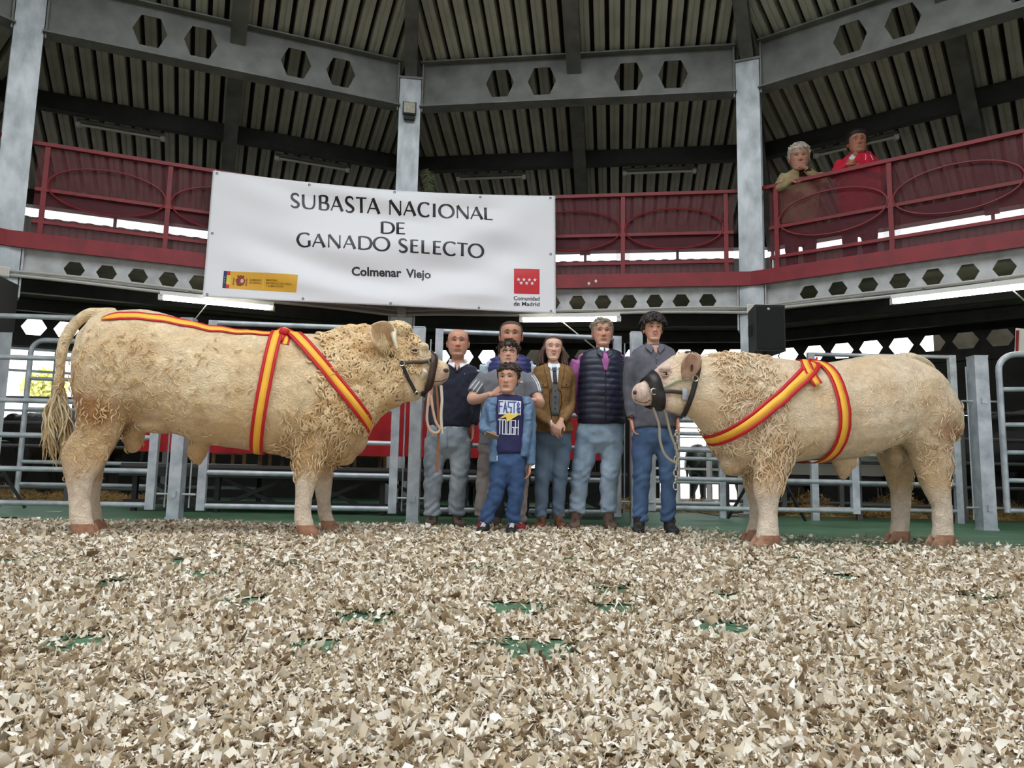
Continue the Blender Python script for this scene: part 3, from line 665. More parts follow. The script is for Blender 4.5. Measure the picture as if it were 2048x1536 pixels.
def flat_strip(b, pix, width, off, mat, name, parent, th=.006):     # strap laid on the visible side along pixels
    P = [b.see(x, y, off) for x, y in pix]; pts = [p for p, _ in P]; rows = [[], []]
    for i, (p, n) in enumerate(P):
        d = pts[min(i + 1, len(pts) - 1)] - pts[max(i - 1, 0)]; w = d.cross(n).normalized() * (width / 2); rows[0].append(p + w); rows[1].append(p - w)
    m = MB(); n = len(pts); m.add(rows[0] + rows[1], [(i, i + 1, n + i + 1, n + i) for i in range(n - 1)])
    return thicken(m.build(name, mat, parent), th)
def dense(pix, n=6): return [(p.x, p.y) for p in spline([(x, y, 0) for x, y in pix], n)]
def curls(b, mask_idx, count, length, r, mat_col, name, seed, down=1.0, wav=.35, wt=None, avoid=None):
    if wt is None: wt = np.clip(b.curl * 1.3, .03, 1)
    if avoid is not None: wt = wt * (np.linalg.norm(verts_np(b.me) - np.array(avoid), axis=1) > .055)
    rng = random.Random(seed); co = verts_np(b.me); nr = norms_np(b.me); mb = MB()
    pick = []
    while len(pick) < count:
        i = rng.choice(mask_idx)
        if rng.random() < wt[i]: pick.append(i)
    for i in pick:
        p = Vector(co[i]); n = Vector(nr[i]); d = Vector((rng.gauss(0, .7), rng.gauss(0, .7), -down + rng.gauss(0, .7))); d = d - n * d.dot(n)
        if d.length < 1e-3: continue
        d.normalize(); sd = n.cross(d); ph = rng.uniform(0, 6); Ln = length * rng.uniform(.6, 1.3); path = []; K = 6
        for k in range(K):
            t = k / (K - 1); path.append(p + d * (Ln * (t - .5)) + sd * (math.sin(ph + t * 5.5) * Ln * wav * .4) + n * (.004 + .007 * math.sin(PI * t)))
        mb.tube(path, [r * .3, r * .9, r, r, r * .8, r * .15], 4, cap=False)
    o = mb.build(name, mat_col, b.root, angle=180); o['kind'] = 'stuff'; return o
def ear(b, base, tip, wpx, off, mat, outn, name='ear'):
    B, T = b.pt(*base, off[0]), b.pt(*tip, off[1]); ax = T - B; n = (b.n + Vector((0, 0, outn))).normalized(); sd = ax.cross(n).normalized(); w = wpx / FPX * B.y; m = MB()
    def fn(u, v):
        wd = w * math.sin(PI * (u * .86 + .12)) ** .8; x = (v - .5) * 2
        return B + ax * u + sd * (x * wd * .5) + n * (.5 * wd * (x * x) - .25 * wd + .02 * math.sin(PI * u))
    m.grid(fn, 12, 10); o = m.build(name, mat, b.root); thicken(o, .012); o.modifiers['thickness'].offset = 0; return o
def mixc(a, b, t): return a + (b - a) * t[:, None]
def gauss(L, u, z, su, sz): return np.exp(-((L[:, 0] - u) / su) ** 2 - ((L[:, 2] - z) / sz) ** 2)
C_ = lambda r, g, b: np.array(rgb(r, g, b)[:3])

# ---- the big curly bull on the left
LB = Beast('bull', (-1.395, 5.40), (-2.81, 5.06), 1, 'large cream bull with curly neck standing at left facing right', 'show bulls')
LB.trunk([(156, 705, 155, 760, .07), (166, 660, 158, 812, .21), (190, 636, 176, 846, .29), (230, 623, 225, 858, .32), (290, 619, 295, 845, .335), (340, 631, 335, 862, .35), (400, 648, 395, 886, .37), (470, 659, 465, 897, .375),
          (540, 665, 535, 906, .365), (600, 668, 600, 918, .345), (650, 668, 655, 930, .32), (690, 657, 690, 920, .28), (725, 653, 722, 886, .24), (755, 656, 748, 846, .20), (777, 660, 777, 815, .17),
          (797, 653, 800, 808, .145), (822, 665, 822, 802, .13), (841, 681, 838, 789, .118), (857, 699, 850, 779, .098), (872, 716, 862, 774, .086), (886, 723, 880, 772, .084), (896, 735, 892, 763, .055)])
LB.leg([(690, 268, 172, .15), (780, 272, 152, .17), (830, 258, 156, .15), (862, 243, 150, .12), (893, 226, 124, .095), (915, 216, 121, .088), (940, 204, 126, .08), (962, 187, 133, .068), (1000, 180, 137, .055), (1035, 185, 138, .062), (1055, 189, 143, .066)], .235, spread=.35)
LB.leg([(700, 270, 166, .15), (800, 270, 150, .16), (880, 238, 165, .11), (930, 209, 158, .085), (960, 204, 162, .07), (1000, 200, 164, .06), (1035, 203, 170, .06), (1047, 205, 173, .062)], -.25, spread=.35)
LB.leg([(760, 682, 572, .14), (820, 672, 572, .135), (870, 661, 579, .12), (915, 652, 584, .10), (949, 640, 587, .086), (972, 631, 590, .076), (999, 624, 591, .06), (1020, 622, 589, .058), (1037, 626, 587, .062), (1055, 630, 592, .066)], .25, spread=.3)
LB.leg([(780, 690, 590, .13), (900, 692, 612, .11), (940, 668, 622, .085), (972, 664, 628, .072), (1005, 661, 634, .056), (1025, 664, 635, .056), (1046, 671, 640, .06)], -.27, spread=.3)
RM = LB.rotm()
LB.blob(610, 800, .20, (.20, .17, .33), RM); LB.blob(610, 800, -.20, (.20, .17, .33), RM); LB.blob(222, 745, .19, (.22, .15, .29), RM); LB.blob(222, 745, -.19, (.22, .15, .29), RM)
LB.blob(395, 900, 0, (.07, .05, .09), RM); LB.blob(398, 915, 0, (.035, .03, .06), RM); LB.blob(268, 868, -.02, (.07, .08, .13), RM); LB.blob(310, 852, .05, (.14, .15, .05), RM)
LB.blob(706, 880, 0, (.10, .12, .12), RM); LB.blob(690, 905, 0, (.09, .07, .10), RM); LB.blob(700, 690, 0, (.18, .16, .12), RM); LB.blob(795, 665, 0, (.10, .13, .07), RM); LB.blob(846, 694, .07, (.05, .045, .035), RM); LB.blob(846, 694, -.07, (.05, .045, .035), RM)
LB.blob(822, 775, .05, (.10, .075, .11), RM); LB.blob(822, 775, -.05, (.10, .075, .11), RM); LB.blob(884, 745, 0, (.055, .10, .085), RM)
# tail
tp = [(232, 628), (203, 628), (174, 630), (148, 650), (131, 678), (123, 705), (120, 740), (117, 775), (114, 800)]
LB.mb.tube(spline([LB.pt(x, y, .0) for x, y in tp], 5), [.045 - .016 * i / 40 for i in range(41)], 12)
def coatL(L, co):
    base = np.tile(C_(238, 216, 178), (len(L), 1)); n = vnoise(co, 4, 1.0) * .5 + .5; n2 = vnoise(co, 11, 3.0) * .5 + .5
    base = mixc(base, C_(212, 174, 126), np.clip(n * .8 + .2 * n2 - .12, 0, 1))
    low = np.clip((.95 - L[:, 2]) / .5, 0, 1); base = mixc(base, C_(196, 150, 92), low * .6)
    leg = np.clip((.50 - L[:, 2]) / .15, 0, 1); base = mixc(base, C_(228, 212, 192), leg * .85)
    dirt = np.clip(gauss(L, .0, .80, .15, .09) * 1.5 * (.5 + n2), 0, 1); base = mixc(base, C_(160, 104, 54), dirt * .85)
    base = mixc(base, C_(170, 118, 66), np.clip(gauss(L, .52, .50, .05, .09) + .7 * gauss(L, -.08, .38, .08, .06), 0, 1) * .7)
    base = mixc(base, C_(216, 182, 160), np.clip((L[:, 0] - 1.545) / .05, 0, 1) * np.clip((1.25 - L[:, 2]) / .1, 0, 1))
    curl = np.clip((L[:, 0] - .98) / .14, 0, 1) * np.clip((1.47 - L[:, 0]) / .10, 0, 1) * np.clip((L[:, 2] - .70) / .2, 0, 1)
    curl = np.maximum(curl, .6 * gauss(L, .05, .86, .42, .36)); curl = np.maximum(curl, .5 * gauss(L, -.1, .40, .15, .12)); curl = np.maximum(curl, .6 * np.clip((L[:, 0] - .8) / .1, 0, 1) * np.clip((.9 - L[:, 2]) / .2, 0, 1) * np.clip((L[:, 2] - .35) / .15, 0, 1)); curl = np.maximum(curl, .9 * gauss(L, 1.45, 1.28, .10, .12))
    return base, curl
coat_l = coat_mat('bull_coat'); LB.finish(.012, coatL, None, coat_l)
curl_m = M('curl_hair', rgb(236, 210, 168), .8, 0, rgb(208, 170, 120), vs=8); hair_m = M('pale_hair', rgb(226, 210, 178), .8, 0, rgb(196, 170, 124), vs=12)
Lc = LB.local(verts_np(LB.me)); nz = norms_np(LB.me) @ np.array(LB.n)
idx = lambda cond: [int(i) for i in np.nonzero(cond)[0]]
nk = (Lc[:, 0] > .95) & (Lc[:, 0] < 1.40) & (Lc[:, 2] > .72) & (nz > -.5)
curls(LB, idx(nk), 2100, .066, .0085, curl_m, 'neck_curls', 1, wav=.6)
curls(LB, idx((Lc[:, 0] > 1.37) & (Lc[:, 0] < 1.49) & (Lc[:, 2] > 1.16) & (nz > -.4)), 420, .045, .0055, curl_m, 'forehead_curls', 2, avoid=LB.see(829, 703)[0])
curls(LB, idx((Lc[:, 0] > .78) & (Lc[:, 0] < 1.15) & (Lc[:, 2] > .33) & (Lc[:, 2] < .95) & (nz > .1)), 300, .07, .0048, curl_m, 'leg_hair', 3, 1.6, .2)
curls(LB, idx((Lc[:, 0] > -.25) & (Lc[:, 0] < .75) & (Lc[:, 2] > .33) & (Lc[:, 2] < 1.32) & (nz > .2)), 420, .05, .0042, curl_m, 'flank_hair', 4, .9, .35)
# tail switch: long wavy locks
rng = random.Random(5); mb = MB()
for i in range(210):
    x0 = rng.gauss(118, 5); p0 = LB.pt(x0, rng.uniform(775, 815), rng.gauss(0, .03)); x1 = 114 + rng.gauss(0, 11); y1 = rng.uniform(850, 935)
    p1 = LB.pt(x1, y1, rng.gauss(0, .06)); ph = rng.uniform(0, 6); path = [p0.lerp(p1, t) + Vector((.012 * math.sin(ph + 8 * t) * t, .012 * math.cos(ph + 7 * t) * t, 0)) - Vector((.035 * math.sin(PI * t) * (1 if x1 < 116 else -.6), 0, 0)) for t in np.linspace(0, 1, 8)]
    mb.tube(path, [.006, .007, .007, .006, .006, .005, .004, .001], 4, cap=False)
o = mb.build('tail_switch', hair_m, LB.root, angle=180); o['kind'] = 'stuff'
ear(LB, (784, 706), (742, 653), 62, (.13, .24), coat_l and M('ear_skin', rgb(222, 192, 156), .8, 0, rgb(200, 164, 124), vs=20), .5)
ear(LB, (781, 702), (752, 660), 40, (-.13, -.26), MATS['ear_skin'], .5)
mb = MB()
for i in range(60):                   # hair fringe inside the near ear
    p, q = LB.pt(758 + rng.gauss(8, 6), 680 + rng.gauss(6, 8), .22), LB.pt(768 + rng.gauss(2, 6), 704 + rng.gauss(4, 6), .20)
    mb.tube([p, p.lerp(q, .5) + LB.n * .02, q], [.003, .004, .001], 4, cap=False)
mb.build('ear_hair', hair_m, LB.root, angle=180)['kind'] = 'stuff'
p, n = LB.see(787, 662); hp_ = [p - n * .03, p + n * .05 + Vector((0, 0, -.005)), p + n * .08 + LB.fw * .012 + Vector((0, 0, -.045)), p + n * .085 + LB.fw * .03 + Vector((0, 0, -.10))]
MB().tube(spline(hp_, 4), [.03 - .022 * i / 12 for i in range(13)], 10).build('horn', horn_m, LB.root)
def eye(b, px, py, r=.02, lid=True, closed=False):
    p, n = b.see(px, py, .004); e = MB().ball(p, r, 14, 10).build('eye', eye_m, b.root)
    lm = M('eyelid_skin', rgb(196, 160, 128), .7); f = b.fw
    for s_ in (1, -1):
        path = [p + f * (x * r * 1.5) + Vector((0, 0, s_ * r * (.55 if not closed else .15) * (1 - x * x) + (.2 * r * s_))) + n * (r * .85 - .5 * r * x * x) for x in np.linspace(-1, 1, 9)]
        MB().tube(path, [r * .3] * 9, 8).build('eyelid', lm, e)
eye(LB, 829, 703)
for b, (px, py) in ((LB, (892, 741)),):
    p, n = b.see(px, py, .0); MB().ball(p, (.022, .014, .016), 12, 8, b.rotm()).build('nostril', nostril_m, b.root)
MB().tube([LB.see(x, y, .001)[0] for x, y in ((893, 757), (884, 762), (872, 763), (862, 764))], .004, 6).build('mouth_line', nostril_m, LB.root)
# ribbons on the left bull
m = MB(); rows, cl = LB.loop(558, 668, 516, 905, .086); strip3(m, rows, cl)
ribbon('show_ribbon', m, 'red and yellow ribbon tied round the girth of the left bull', 'show ribbons')
m = MB(); rows, cl = LB.loop(586, 668, 737, 852, .086); strip3(m, rows, cl)
ribbon('show_ribbon', m, 'red and yellow ribbon slanting over the shoulder to the chest of the left bull', 'show ribbons')
m = MB(); rows = [[], [], [], []]
for q in np.linspace(0, 1, 40):
    x = 204 + (556 - 204) * q; w = 1 - .55 * max(0, (q - .45) / .55); y = np.interp(x, [204, 240, 300, 350, 420, 480, 556], [637, 629, 632, 640, 655, 662, 666]) + .8 * math.sin(x * .11)
    if x < 225: w *= .35 + .65 * (x - 204) / 21
    for k, dy in enumerate((-7, -4.2, 4.2, 7)):
        h = LB.see(x, y + dy * w + 3, .010); rows[k].append(h[0])
strip3(m, rows, False); ribbon('show_ribbon', m, 'red and yellow ribbon lying along the back of the left bull to its tail', 'show ribbons')
kn = thing('show_bow', 'knotted bow of red and yellow ribbon on top of the left bull', 'ribbon', LB.pt(570, 668), group='show ribbons')
def bow_piece(path, w, nrm):
    m = MB(); rows = [[], [], [], []]; P = [Vector(p) for p in path]
    for i, p in enumerate(P):
        d = (P[min(i + 1, len(P) - 1)] - P[max(i - 1, 0)]).normalized(); sd = d.cross(nrm).normalized()
        for k, t in enumerate((-.5, -.28, .28, .5)): rows[k].append(p + sd * (t * w))
    strip3(m, rows, False); return m
kc, kn_n = LB.see(567, 672, .02)
ribbon('loop', bow_piece(spline([kc, LB.pt(560, 662, .12), LB.pt(572, 656, .1), LB.pt(580, 664, .08), kc + Vector((0, 0, -.005))], 5), .06, kn_n), None, None, kn)
ribbon('tail_end', bow_piece(spline([kc, LB.pt(572, 676, .20), LB.pt(569, 688, .24)], 5), .055, kn_n), None, None, kn)
ribbon('tail_end', bow_piece(spline([kc, LB.pt(562, 672, .2), LB.pt(556, 680, .24)], 4), .05, kn_n), None, None, kn)
MB().ball(kc + kn_n * .01, (.035, .025, .03), 12, 8).build('knot', rib_red, kn)
# halter and lead ropes of the left bull
ha = thing('halter', 'brown leather halter on the head of the left bull', 'halter', LB.pt(830, 740), group='halters')
flat_strip(LB, dense([(771, 704), (786, 716), (803, 726)]), .026, .010, leather, 'crown_strap', ha)
flat_strip(LB, dense([(800, 727), (818, 726), (838, 725), (860, 723)]), .026, .012, leather, 'cheek_strap', ha)
flat_strip(LB, dense([(803, 729), (812, 748), (822, 768), (832, 788)]), .024, .010, leather2, 'throat_strap', ha)
rows, cl = LB.loop(868, 708, 853, 788, .05, .010, 48); m = MB(); n = len(rows[0]); m.add(rows[0] + rows[3], [(i, (i + 1) % n, n + (i + 1) % n, n + i) for i in range(n)]); thicken(m.build('noseband', leather, ha), .008)
for px, py in ((803, 727), (860, 724), (833, 787)):
    p, n = LB.see(px, py, .018); d = n.cross(Vector((0, 0, 1))).normalized(); u = d.cross(n)
    MB().tube([p + (d * math.cos(t) + u * math.sin(t)) * .02 for t in np.linspace(0, 2 * PI, 15)[:-1]], .005, 6, closed=True).build('ring', brass, ha)
p, n = LB.see(846, 745, .012); MB().tube([p + Vector((0, 0, .02)), p + n * .02, p + Vector((-.02, 0, -.045))], [.012, .02, .008], 8).build('rope_knot', rope_w, ha)
flat_strip(LB, dense([(858, 775), (850, 782), (838, 787)]), .03, .014, leather2, 'chin_strap', ha)
lp = lambda pts, off: [LB.pt(x, y, off) for x, y in pts]
tag(MB().tube(spline(lp([(872, 770), (875, 800), (877, 850), (876, 900), (874, 925), (875, 945)], .06), 6), .010, 8).build('lead_rope', rope_b), 'brown lead rope hanging straight from the halter of the left bull', 'rope', 'lead ropes')
tag(MB().tube(spline(lp([(882, 771), (884, 800), (882, 830), (884, 868)], .08), 6), .011, 8).build('lead_rope', rope_w), 'white lead rope hanging from the muzzle of the left bull', 'rope', 'lead ropes')
tag(MB().tube(spline(lp([(858, 786), (855, 815), (854, 840), (860, 860), (872, 866), (880, 858), (872, 845), (866, 820), (862, 790)], .10), 6), .010, 8).build('lead_rope', M('pink_rope', rgb(206, 170, 146), .8)), 'pale looped rope hanging under the jaw of the left bull', 'rope', 'lead ropes')

# ---- the younger bull on the right
RB = Beast('bull', (1.75, 5.33), (3.06, 5.66), -1, 'smaller pale bull standing at right facing left', 'show bulls')
RB.trunk([(1897, 812, 1900, 858, .07), (1881, 776, 1891, 888, .20), (1852, 738, 1860, 897, .265), (1815, 719, 1818, 893, .30), (1772, 709, 1778, 893, .315), (1733, 711, 1735, 910, .33), (1694, 718, 1694, 920, .345), (1650, 726, 1650, 921, .35),
          (1610, 727, 1610, 922, .34), (1570, 720, 1575, 926, .315), (1530, 713, 1530, 936, .29), (1490, 708, 1485, 946, .26), (1450, 707, 1455, 932, .22), (1425, 708, 1432, 890, .19), (1405, 711, 1405, 856, .16),
          (1385, 706, 1381, 834, .13), (1365, 704, 1360, 830, .122), (1345, 711, 1335, 823, .112), (1322, 728, 1315, 817, .095), (1303, 748, 1302, 811, .082), (1287, 762, 1290, 812, .078), (1275, 773, 1278, 808, .07), (1267, 783, 1270, 798, .045)])
RB.leg([(760, 1790, 1872, .15), (830, 1790, 1893, .16), (873, 1802, 1899, .14), (905, 1822, 1893, .11), (936, 1832, 1902, .09), (960, 1840, 1898, .078), (985, 1851, 1899, .066), (1015, 1866, 1901, .054), (1054, 1867, 1904, .054), (1070, 1865, 1904, .06)], .20, spread=.3)
RB.leg([(770, 1780, 1870, .14), (840, 1770, 1860, .14), (880, 1748, 1838, .11), (915, 1757, 1820, .088), (944, 1769, 1823, .078), (983, 1784, 1820, .058), (1040, 1785, 1818, .05), (1062, 1780, 1815, .055)], -.17, spread=.3)
RB.leg([(800, 1500, 1602, .13), (850, 1503, 1598, .125), (893, 1510, 1590, .11), (930, 1511, 1581, .095), (960, 1509, 1569, .085), (985, 1511, 1560, .078), (1007, 1517, 1554, .064), (1030, 1520, 1553, .055), (1058, 1516, 1556, .06), (1074, 1514, 1555, .062)], .26, spread=.35)
RB.leg([(830, 1480, 1570, .12), (920, 1474, 1545, .09), (960, 1486, 1532, .075), (1007, 1500, 1528, .05), (1040, 1500, 1526, .048), (1064, 1493, 1521, .055)], -.25, spread=.3)
RM = RB.rotm()
RB.blob(1550, 835, .17, (.19, .14, .28), RM); RB.blob(1550, 835, -.17, (.19, .14, .28), RM); RB.blob(1850, 800, .16, (.22, .13, .26), RM); RB.blob(1850, 800, -.16, (.22, .13, .26), RM)
RB.blob(1690, 925, 0, (.10, .06, .06), RM); RB.blob(1687, 938, 0, (.06, .045, .07), RM); RB.blob(1686, 952, 0, (.025, .025, .04), RM); RB.blob(1468, 925, 0, (.10, .10, .10), RM); RB.blob(1375, 720, 0, (.09, .12, .06), RM)
RB.blob(1330, 738, .07, (.045, .04, .03), RM); RB.blob(1330, 738, -.07, (.045, .04, .03), RM); RB.blob(1350, 800, .05, (.10, .06, .09), RM); RB.blob(1350, 800, -.05, (.10, .06, .09), RM); RB.blob(1280, 788, 0, (.05, .09, .075), RM); RB.blob(1790, 910, -.02, (.06, .07, .10), RM)
RB.mb.tube(spline([RB.pt(x, y, o_) for x, y, o_ in ((1800, 715, 0), (1832, 717, -.02), (1858, 733, -.06), (1876, 765, -.12), (1888, 820, -.16), (1892, 880, -.18), (1890, 940, -.18))], 5), [.04 - .015 * i / 30 for i in range(31)], 10)
def coatR(L, co):
    base = np.tile(C_(238, 218, 188), (len(L), 1)); n = vnoise(co, 4, 7.0) * .5 + .5; n2 = vnoise(co, 11, 4.0) * .5 + .5
    base = mixc(base, C_(214, 180, 136), np.clip(n * .8 + .2 * n2 - .15, 0, 1))
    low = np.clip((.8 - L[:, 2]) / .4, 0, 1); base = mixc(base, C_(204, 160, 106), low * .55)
    leg = np.clip((.46 - L[:, 2]) / .15, 0, 1); base = mixc(base, C_(230, 216, 200), leg * .8)
    base = mixc(base, C_(168, 116, 72), np.clip(gauss(L, -.06, .80, .13, .09) * 1.5 * (.5 + n2), 0, 1) * .85)
    base = mixc(base, C_(172, 112, 62), np.clip(gauss(L, .42, .47, .06, .08), 0, 1) * .75)
    base = mixc(base, C_(226, 198, 184), np.clip((L[:, 0] - 1.50) / .06, 0, 1))
    curl = np.clip((L[:, 0] - .95) / .12, 0, 1) * np.clip((1.32 - L[:, 0]) / .06, 0, 1) * np.clip((L[:, 2] - .60) / .2, 0, 1) * .8
    curl = np.maximum(curl, .45 * gauss(L, .0, .70, .3, .3)); curl = np.maximum(curl, .7 * np.clip((L[:, 0] - .85) / .1, 0, 1) * np.clip((.8 - L[:, 2]) / .15, 0, 1) * np.clip((L[:, 2] - .3) / .15, 0, 1))
    return base, curl
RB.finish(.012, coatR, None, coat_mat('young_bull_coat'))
curl_r = M('pale_curl_hair', rgb(240, 220, 190), .8, 0, rgb(216, 184, 142), vs=8)
Lc = RB.local(verts_np(RB.me)); nz = norms_np(RB.me) @ np.array(RB.n)
curls(RB, idx((Lc[:, 0] > .92) & (Lc[:, 0] < 1.30) & (Lc[:, 2] > .62) & (nz > -.5)), 520, .07, .0046, curl_r, 'neck_curls', 11)
curls(RB, idx((Lc[:, 0] > .78) & (Lc[:, 0] < 1.12) & (Lc[:, 2] > .26) & (Lc[:, 2] < .85) & (nz > .1)), 320, .075, .0042, curl_r, 'leg_hair', 12, 1.6, .25)
curls(RB, idx((Lc[:, 0] > -.3) & (Lc[:, 0] < .5) & (Lc[:, 2] > .30) & (Lc[:, 2] < 1.05) & (nz > .2)), 200, .055, .004, curl_r, 'flank_hair', 13, .9, .25)
ear(RB, (1372, 758), (1382, 706), 42, (.12, .20), M('ear_pink', rgb(214, 180, 158), .8, 0, rgb(190, 150, 128), vs=20), .35)
ear(RB, (1362, 728), (1357, 704), 16, (-.08, -.12), MATS['ear_pink'], .3)
MB().tube([RB.see(1378, 722, .012)[0] + RB.n * .05, RB.see(1376, 745, .012)[0] + RB.n * .04], [.012, .006], 8).build('ear_hollow', nostril_m, RB.root)
eye(RB, 1330, 748, .018, closed=True)
p, n = RB.see(1271, 785, 0); MB().ball(p, (.02, .012, .015), 12, 8, RB.rotm()).build('nostril', nostril_m, RB.root)
MB().tube([RB.see(x, y, .001)[0] for x, y in ((1270, 799), (1280, 804), (1292, 805), (1300, 800))], .004, 6).build('mouth_line', nostril_m, RB.root)
m = MB(); rows, cl = RB.loop(1618, 724, 1625, 922, .092); strip3(m, rows, cl)
ribbon('show_ribbon', m, 'red and yellow ribbon round the girth of the right bull', 'show ribbons')
m = MB(); rows, cl = RB.loop(1606, 722, 1432, 872, .092); strip3(m, rows, cl)
ribbon('show_ribbon', m, 'red and yellow ribbon slanting over the shoulder to the chest of the right bull', 'show ribbons')
m = MB(); rows = [[], [], [], []]
for q in np.linspace(0, 1, 12):
    x, y = 1606 + 26 * q ** 1.3, 726 + 48 * q
    for k, dx in enumerate((-9, -5, 5, 9)): rows[k].append(RB.see(x + dx, y - dx * .3, .030)[0])
strip3(m, rows, False); ribbon('show_ribbon', m, 'short loose ribbon end on the withers of the right bull', 'show ribbons')
tag(MB().tube([RB.pt(1620, 722, .02), RB.pt(1632, 722, .02), RB.pt(1634, 714, .02)], [.02, .014, .006], 8).build('show_bow', rib_red), 'small red ribbon knot on top of the right bull', 'ribbon', 'show ribbons')
ha = thing('halter', 'dark leather halter with wide noseband on the right bull', 'halter', RB.pt(1340, 770), group='halters')
rows, cl = RB.loop(1296, 754, 1309, 815, .085, .009, 48); m = MB(); n = len(rows[0]); m.add(rows[0] + rows[3], [(i, (i + 1) % n, n + (i + 1) % n, n + i) for i in range(n)]); thicken(m.build('noseband', leather2, ha), .008)
flat_strip(RB, dense([(1310, 780), (1325, 783), (1345, 783), (1368, 786)]), .026, .011, leather, 'cheek_strap', ha)
flat_strip(RB, dense([(1394, 714), (1396, 735), (1391, 757), (1384, 785), (1374, 812), (1366, 829)]), .034, .012, leather2, 'throat_strap', ha)
flat_strip(RB, dense([(1368, 778), (1368, 790), (1366, 800)]), .04, .022, galv, 'strap_keeper', ha)
flat_strip(RB, dense([(1316, 778), (1336, 772), (1352, 764), (1384, 757)]), .014, .008, M('green_cord', rgb(150, 156, 120), .7), 'cord', ha)
flat_strip(RB, dense([(1372, 707), (1384, 708), (1396, 716)]), .022, .010, leather2, 'crown_strap', ha)
for px, py in ((1306, 784), (1370, 786), (1388, 758)):
    p, n = RB.see(px, py, .02); d = n.cross(Vector((0, 0, 1))).normalized(); u = d.cross(n)
    MB().tube([p + (d * math.cos(t) + u * math.sin(t)) * .02 for t in np.linspace(0, 2 * PI, 15)[:-1]], .005, 6, closed=True).build('ring', brass, ha)
lp = lambda pts, off: [RB.pt(x, y, off) for x, y in pts]
tag(MB().tube(spline(lp([(1306, 815), (1318, 850), (1320, 880), (1330, 910), (1352, 925), (1353, 900), (1342, 870), (1332, 830), (1328, 818)], .04), 6), .009, 8).build('lead_rope', M('grey_rope', rgb(160, 154, 134), .85)), 'pale grey lead rope looping below the chin of the right bull', 'rope', 'lead ropes')
ch = thing('lead_chain', 'thin metal chain hanging from the rope of the right bull', 'chain', RB.pt(1352, 925, .04))
for i in range(9):
    p = RB.pt(1354 - i * .4, 868 + i * 13, .04); R_ = Matrix.Rotation(PI / 2 * (i % 2), 3, 'Z')
    MB().tube([p + R_ @ Vector((.014 * math.cos(t), 0, .026 * math.sin(t))) for t in np.linspace(0, 2 * PI, 13)[:-1]], .004, 6, closed=True).build('link', brass, ch)
# ------------------------------------------------------------------ people
def interp(z, tab): return float(np.interp(z, [t[0] for t in tab], [t[1] for t in tab]))
HW = [(-.118, .016), (-.113, .029), (-.10, .043), (-.08, .054), (-.05, .063), (-.02, .069), (.01, .073), (.04, .0755), (.07, .071), (.09, .058), (.104, .036), (.112, .006)]
HF = [(-.118, .066), (-.112, .080), (-.098, .088), (-.082, .083), (-.06, .087), (-.03, .085), (0, .087), (.02, .087), (.036, .092), (.06, .088), (.08, .075), (.095, .053), (.106, .028), (.112, .004)]
HBk = [(-.118, -.030), (-.11, -.018), (-.098, -.004), (-.08, .018), (-.06, .045), (-.03, .075), (0, .094), (.03, .102), (.06, .098), (.08, .083), (.095, .06), (.105, .034), (.112, .008)]
def head_pts(jaw=1.0, nose=1.0, cheek=1.0, off=None, n=60, m=50):
    zs = -.118 + .230 * (1 - np.cos(np.linspace(0, PI, m))) / 2; zs = np.clip(zs, -.1179, .1119); V = []
    for z in zs:
        w, f, b = interp(z, HW), interp(z, HF), interp(z, HBk)
        if z < .0: w *= 1 + (jaw - 1) * min(1, -z / .06)
        cy, ry = (b - f) / 2, (b + f) / 2
        for k in range(n):
            a = 2 * PI * (k + .35 * math.sin(2 * PI * k / n) * 0) / n; sa, ca = math.sin(a), math.cos(a)
            x = w * 1.07 * math.copysign(abs(sa) ** .9, sa); y = cy - ry * math.copysign(abs(ca) ** .9, ca)
            if y < cy:                # face relief, pushed towards -y
                t = min(max((.032 - z) / .062, 0), 1); nz = t * (1 if z > -.031 else max(0, 1 - (-.031 - z) / .010))
                sg = .0062 + .0085 * t ** 2
                d = nose * .026 * nz ** 1.15 * math.exp(-(x / sg) ** 2)
                d += nose * .006 * math.exp(-((abs(x) - .013) / .006) ** 2 - ((z + .028) / .008) ** 2)
                d -= .012 * math.exp(-((abs(x) - .031) / .017) ** 2 - ((z - .010) / .012) ** 2)
                d += .0045 * math.exp(-((abs(x) - .028) / .02) ** 2 - ((z - .030) / .007) ** 2)
                d += .0045 * math.exp(-(x / .021) ** 2 - ((z + .0555) / .0045) ** 2) + .0055 * math.exp(-(x / .018) ** 2 - ((z + .068) / .005) ** 2) - .004 * math.exp(-(x / .024) ** 2 - ((z + .0615) / .0028) ** 2)
                d += .005 * math.exp(-(x / .018) ** 2 - ((z + .098) / .012) ** 2) - .003 * math.exp(-(x / .02) ** 2 - ((z + .080) / .006) ** 2)
                d += cheek * .005 * math.exp(-((abs(x) - .043) / .018) ** 2 - ((z + .018) / .02) ** 2)
                y -= d
            V.append((x, y, z))
    V = np.array(V); F = [(i * n + k, i * n + (k + 1) % n, (i + 1) * n + (k + 1) % n, (i + 1) * n + k) for i in range(m - 1) for k in range(n)]
    F += [tuple(range(n - 1, -1, -1)), tuple((m - 1) * n + k for k in range(n))]
    return V, F
def smoothstep(x): x = np.clip(x, 0, 1); return x * x * (3 - 2 * x)
def skin_mat(name, c):
    if name in MATS: return MATS[name]
    m = bpy.data.materials.new(name); m.use_nodes = True; N, L = m.node_tree.nodes, m.node_tree.links; b = N['Principled BSDF']
    a = N.new('ShaderNodeAttribute'); a.attribute_name = 'tone'; L.new(a.outputs['Color'], b.inputs['Base Color']); b.inputs['Roughness'].default_value = .5
    b.inputs['Subsurface Weight'].default_value = .08; b.inputs['Subsurface Radius'].default_value = (.01, .004, .002); b.inputs['Specular IOR Level'].default_value = .35
    MATS[name] = m; return m
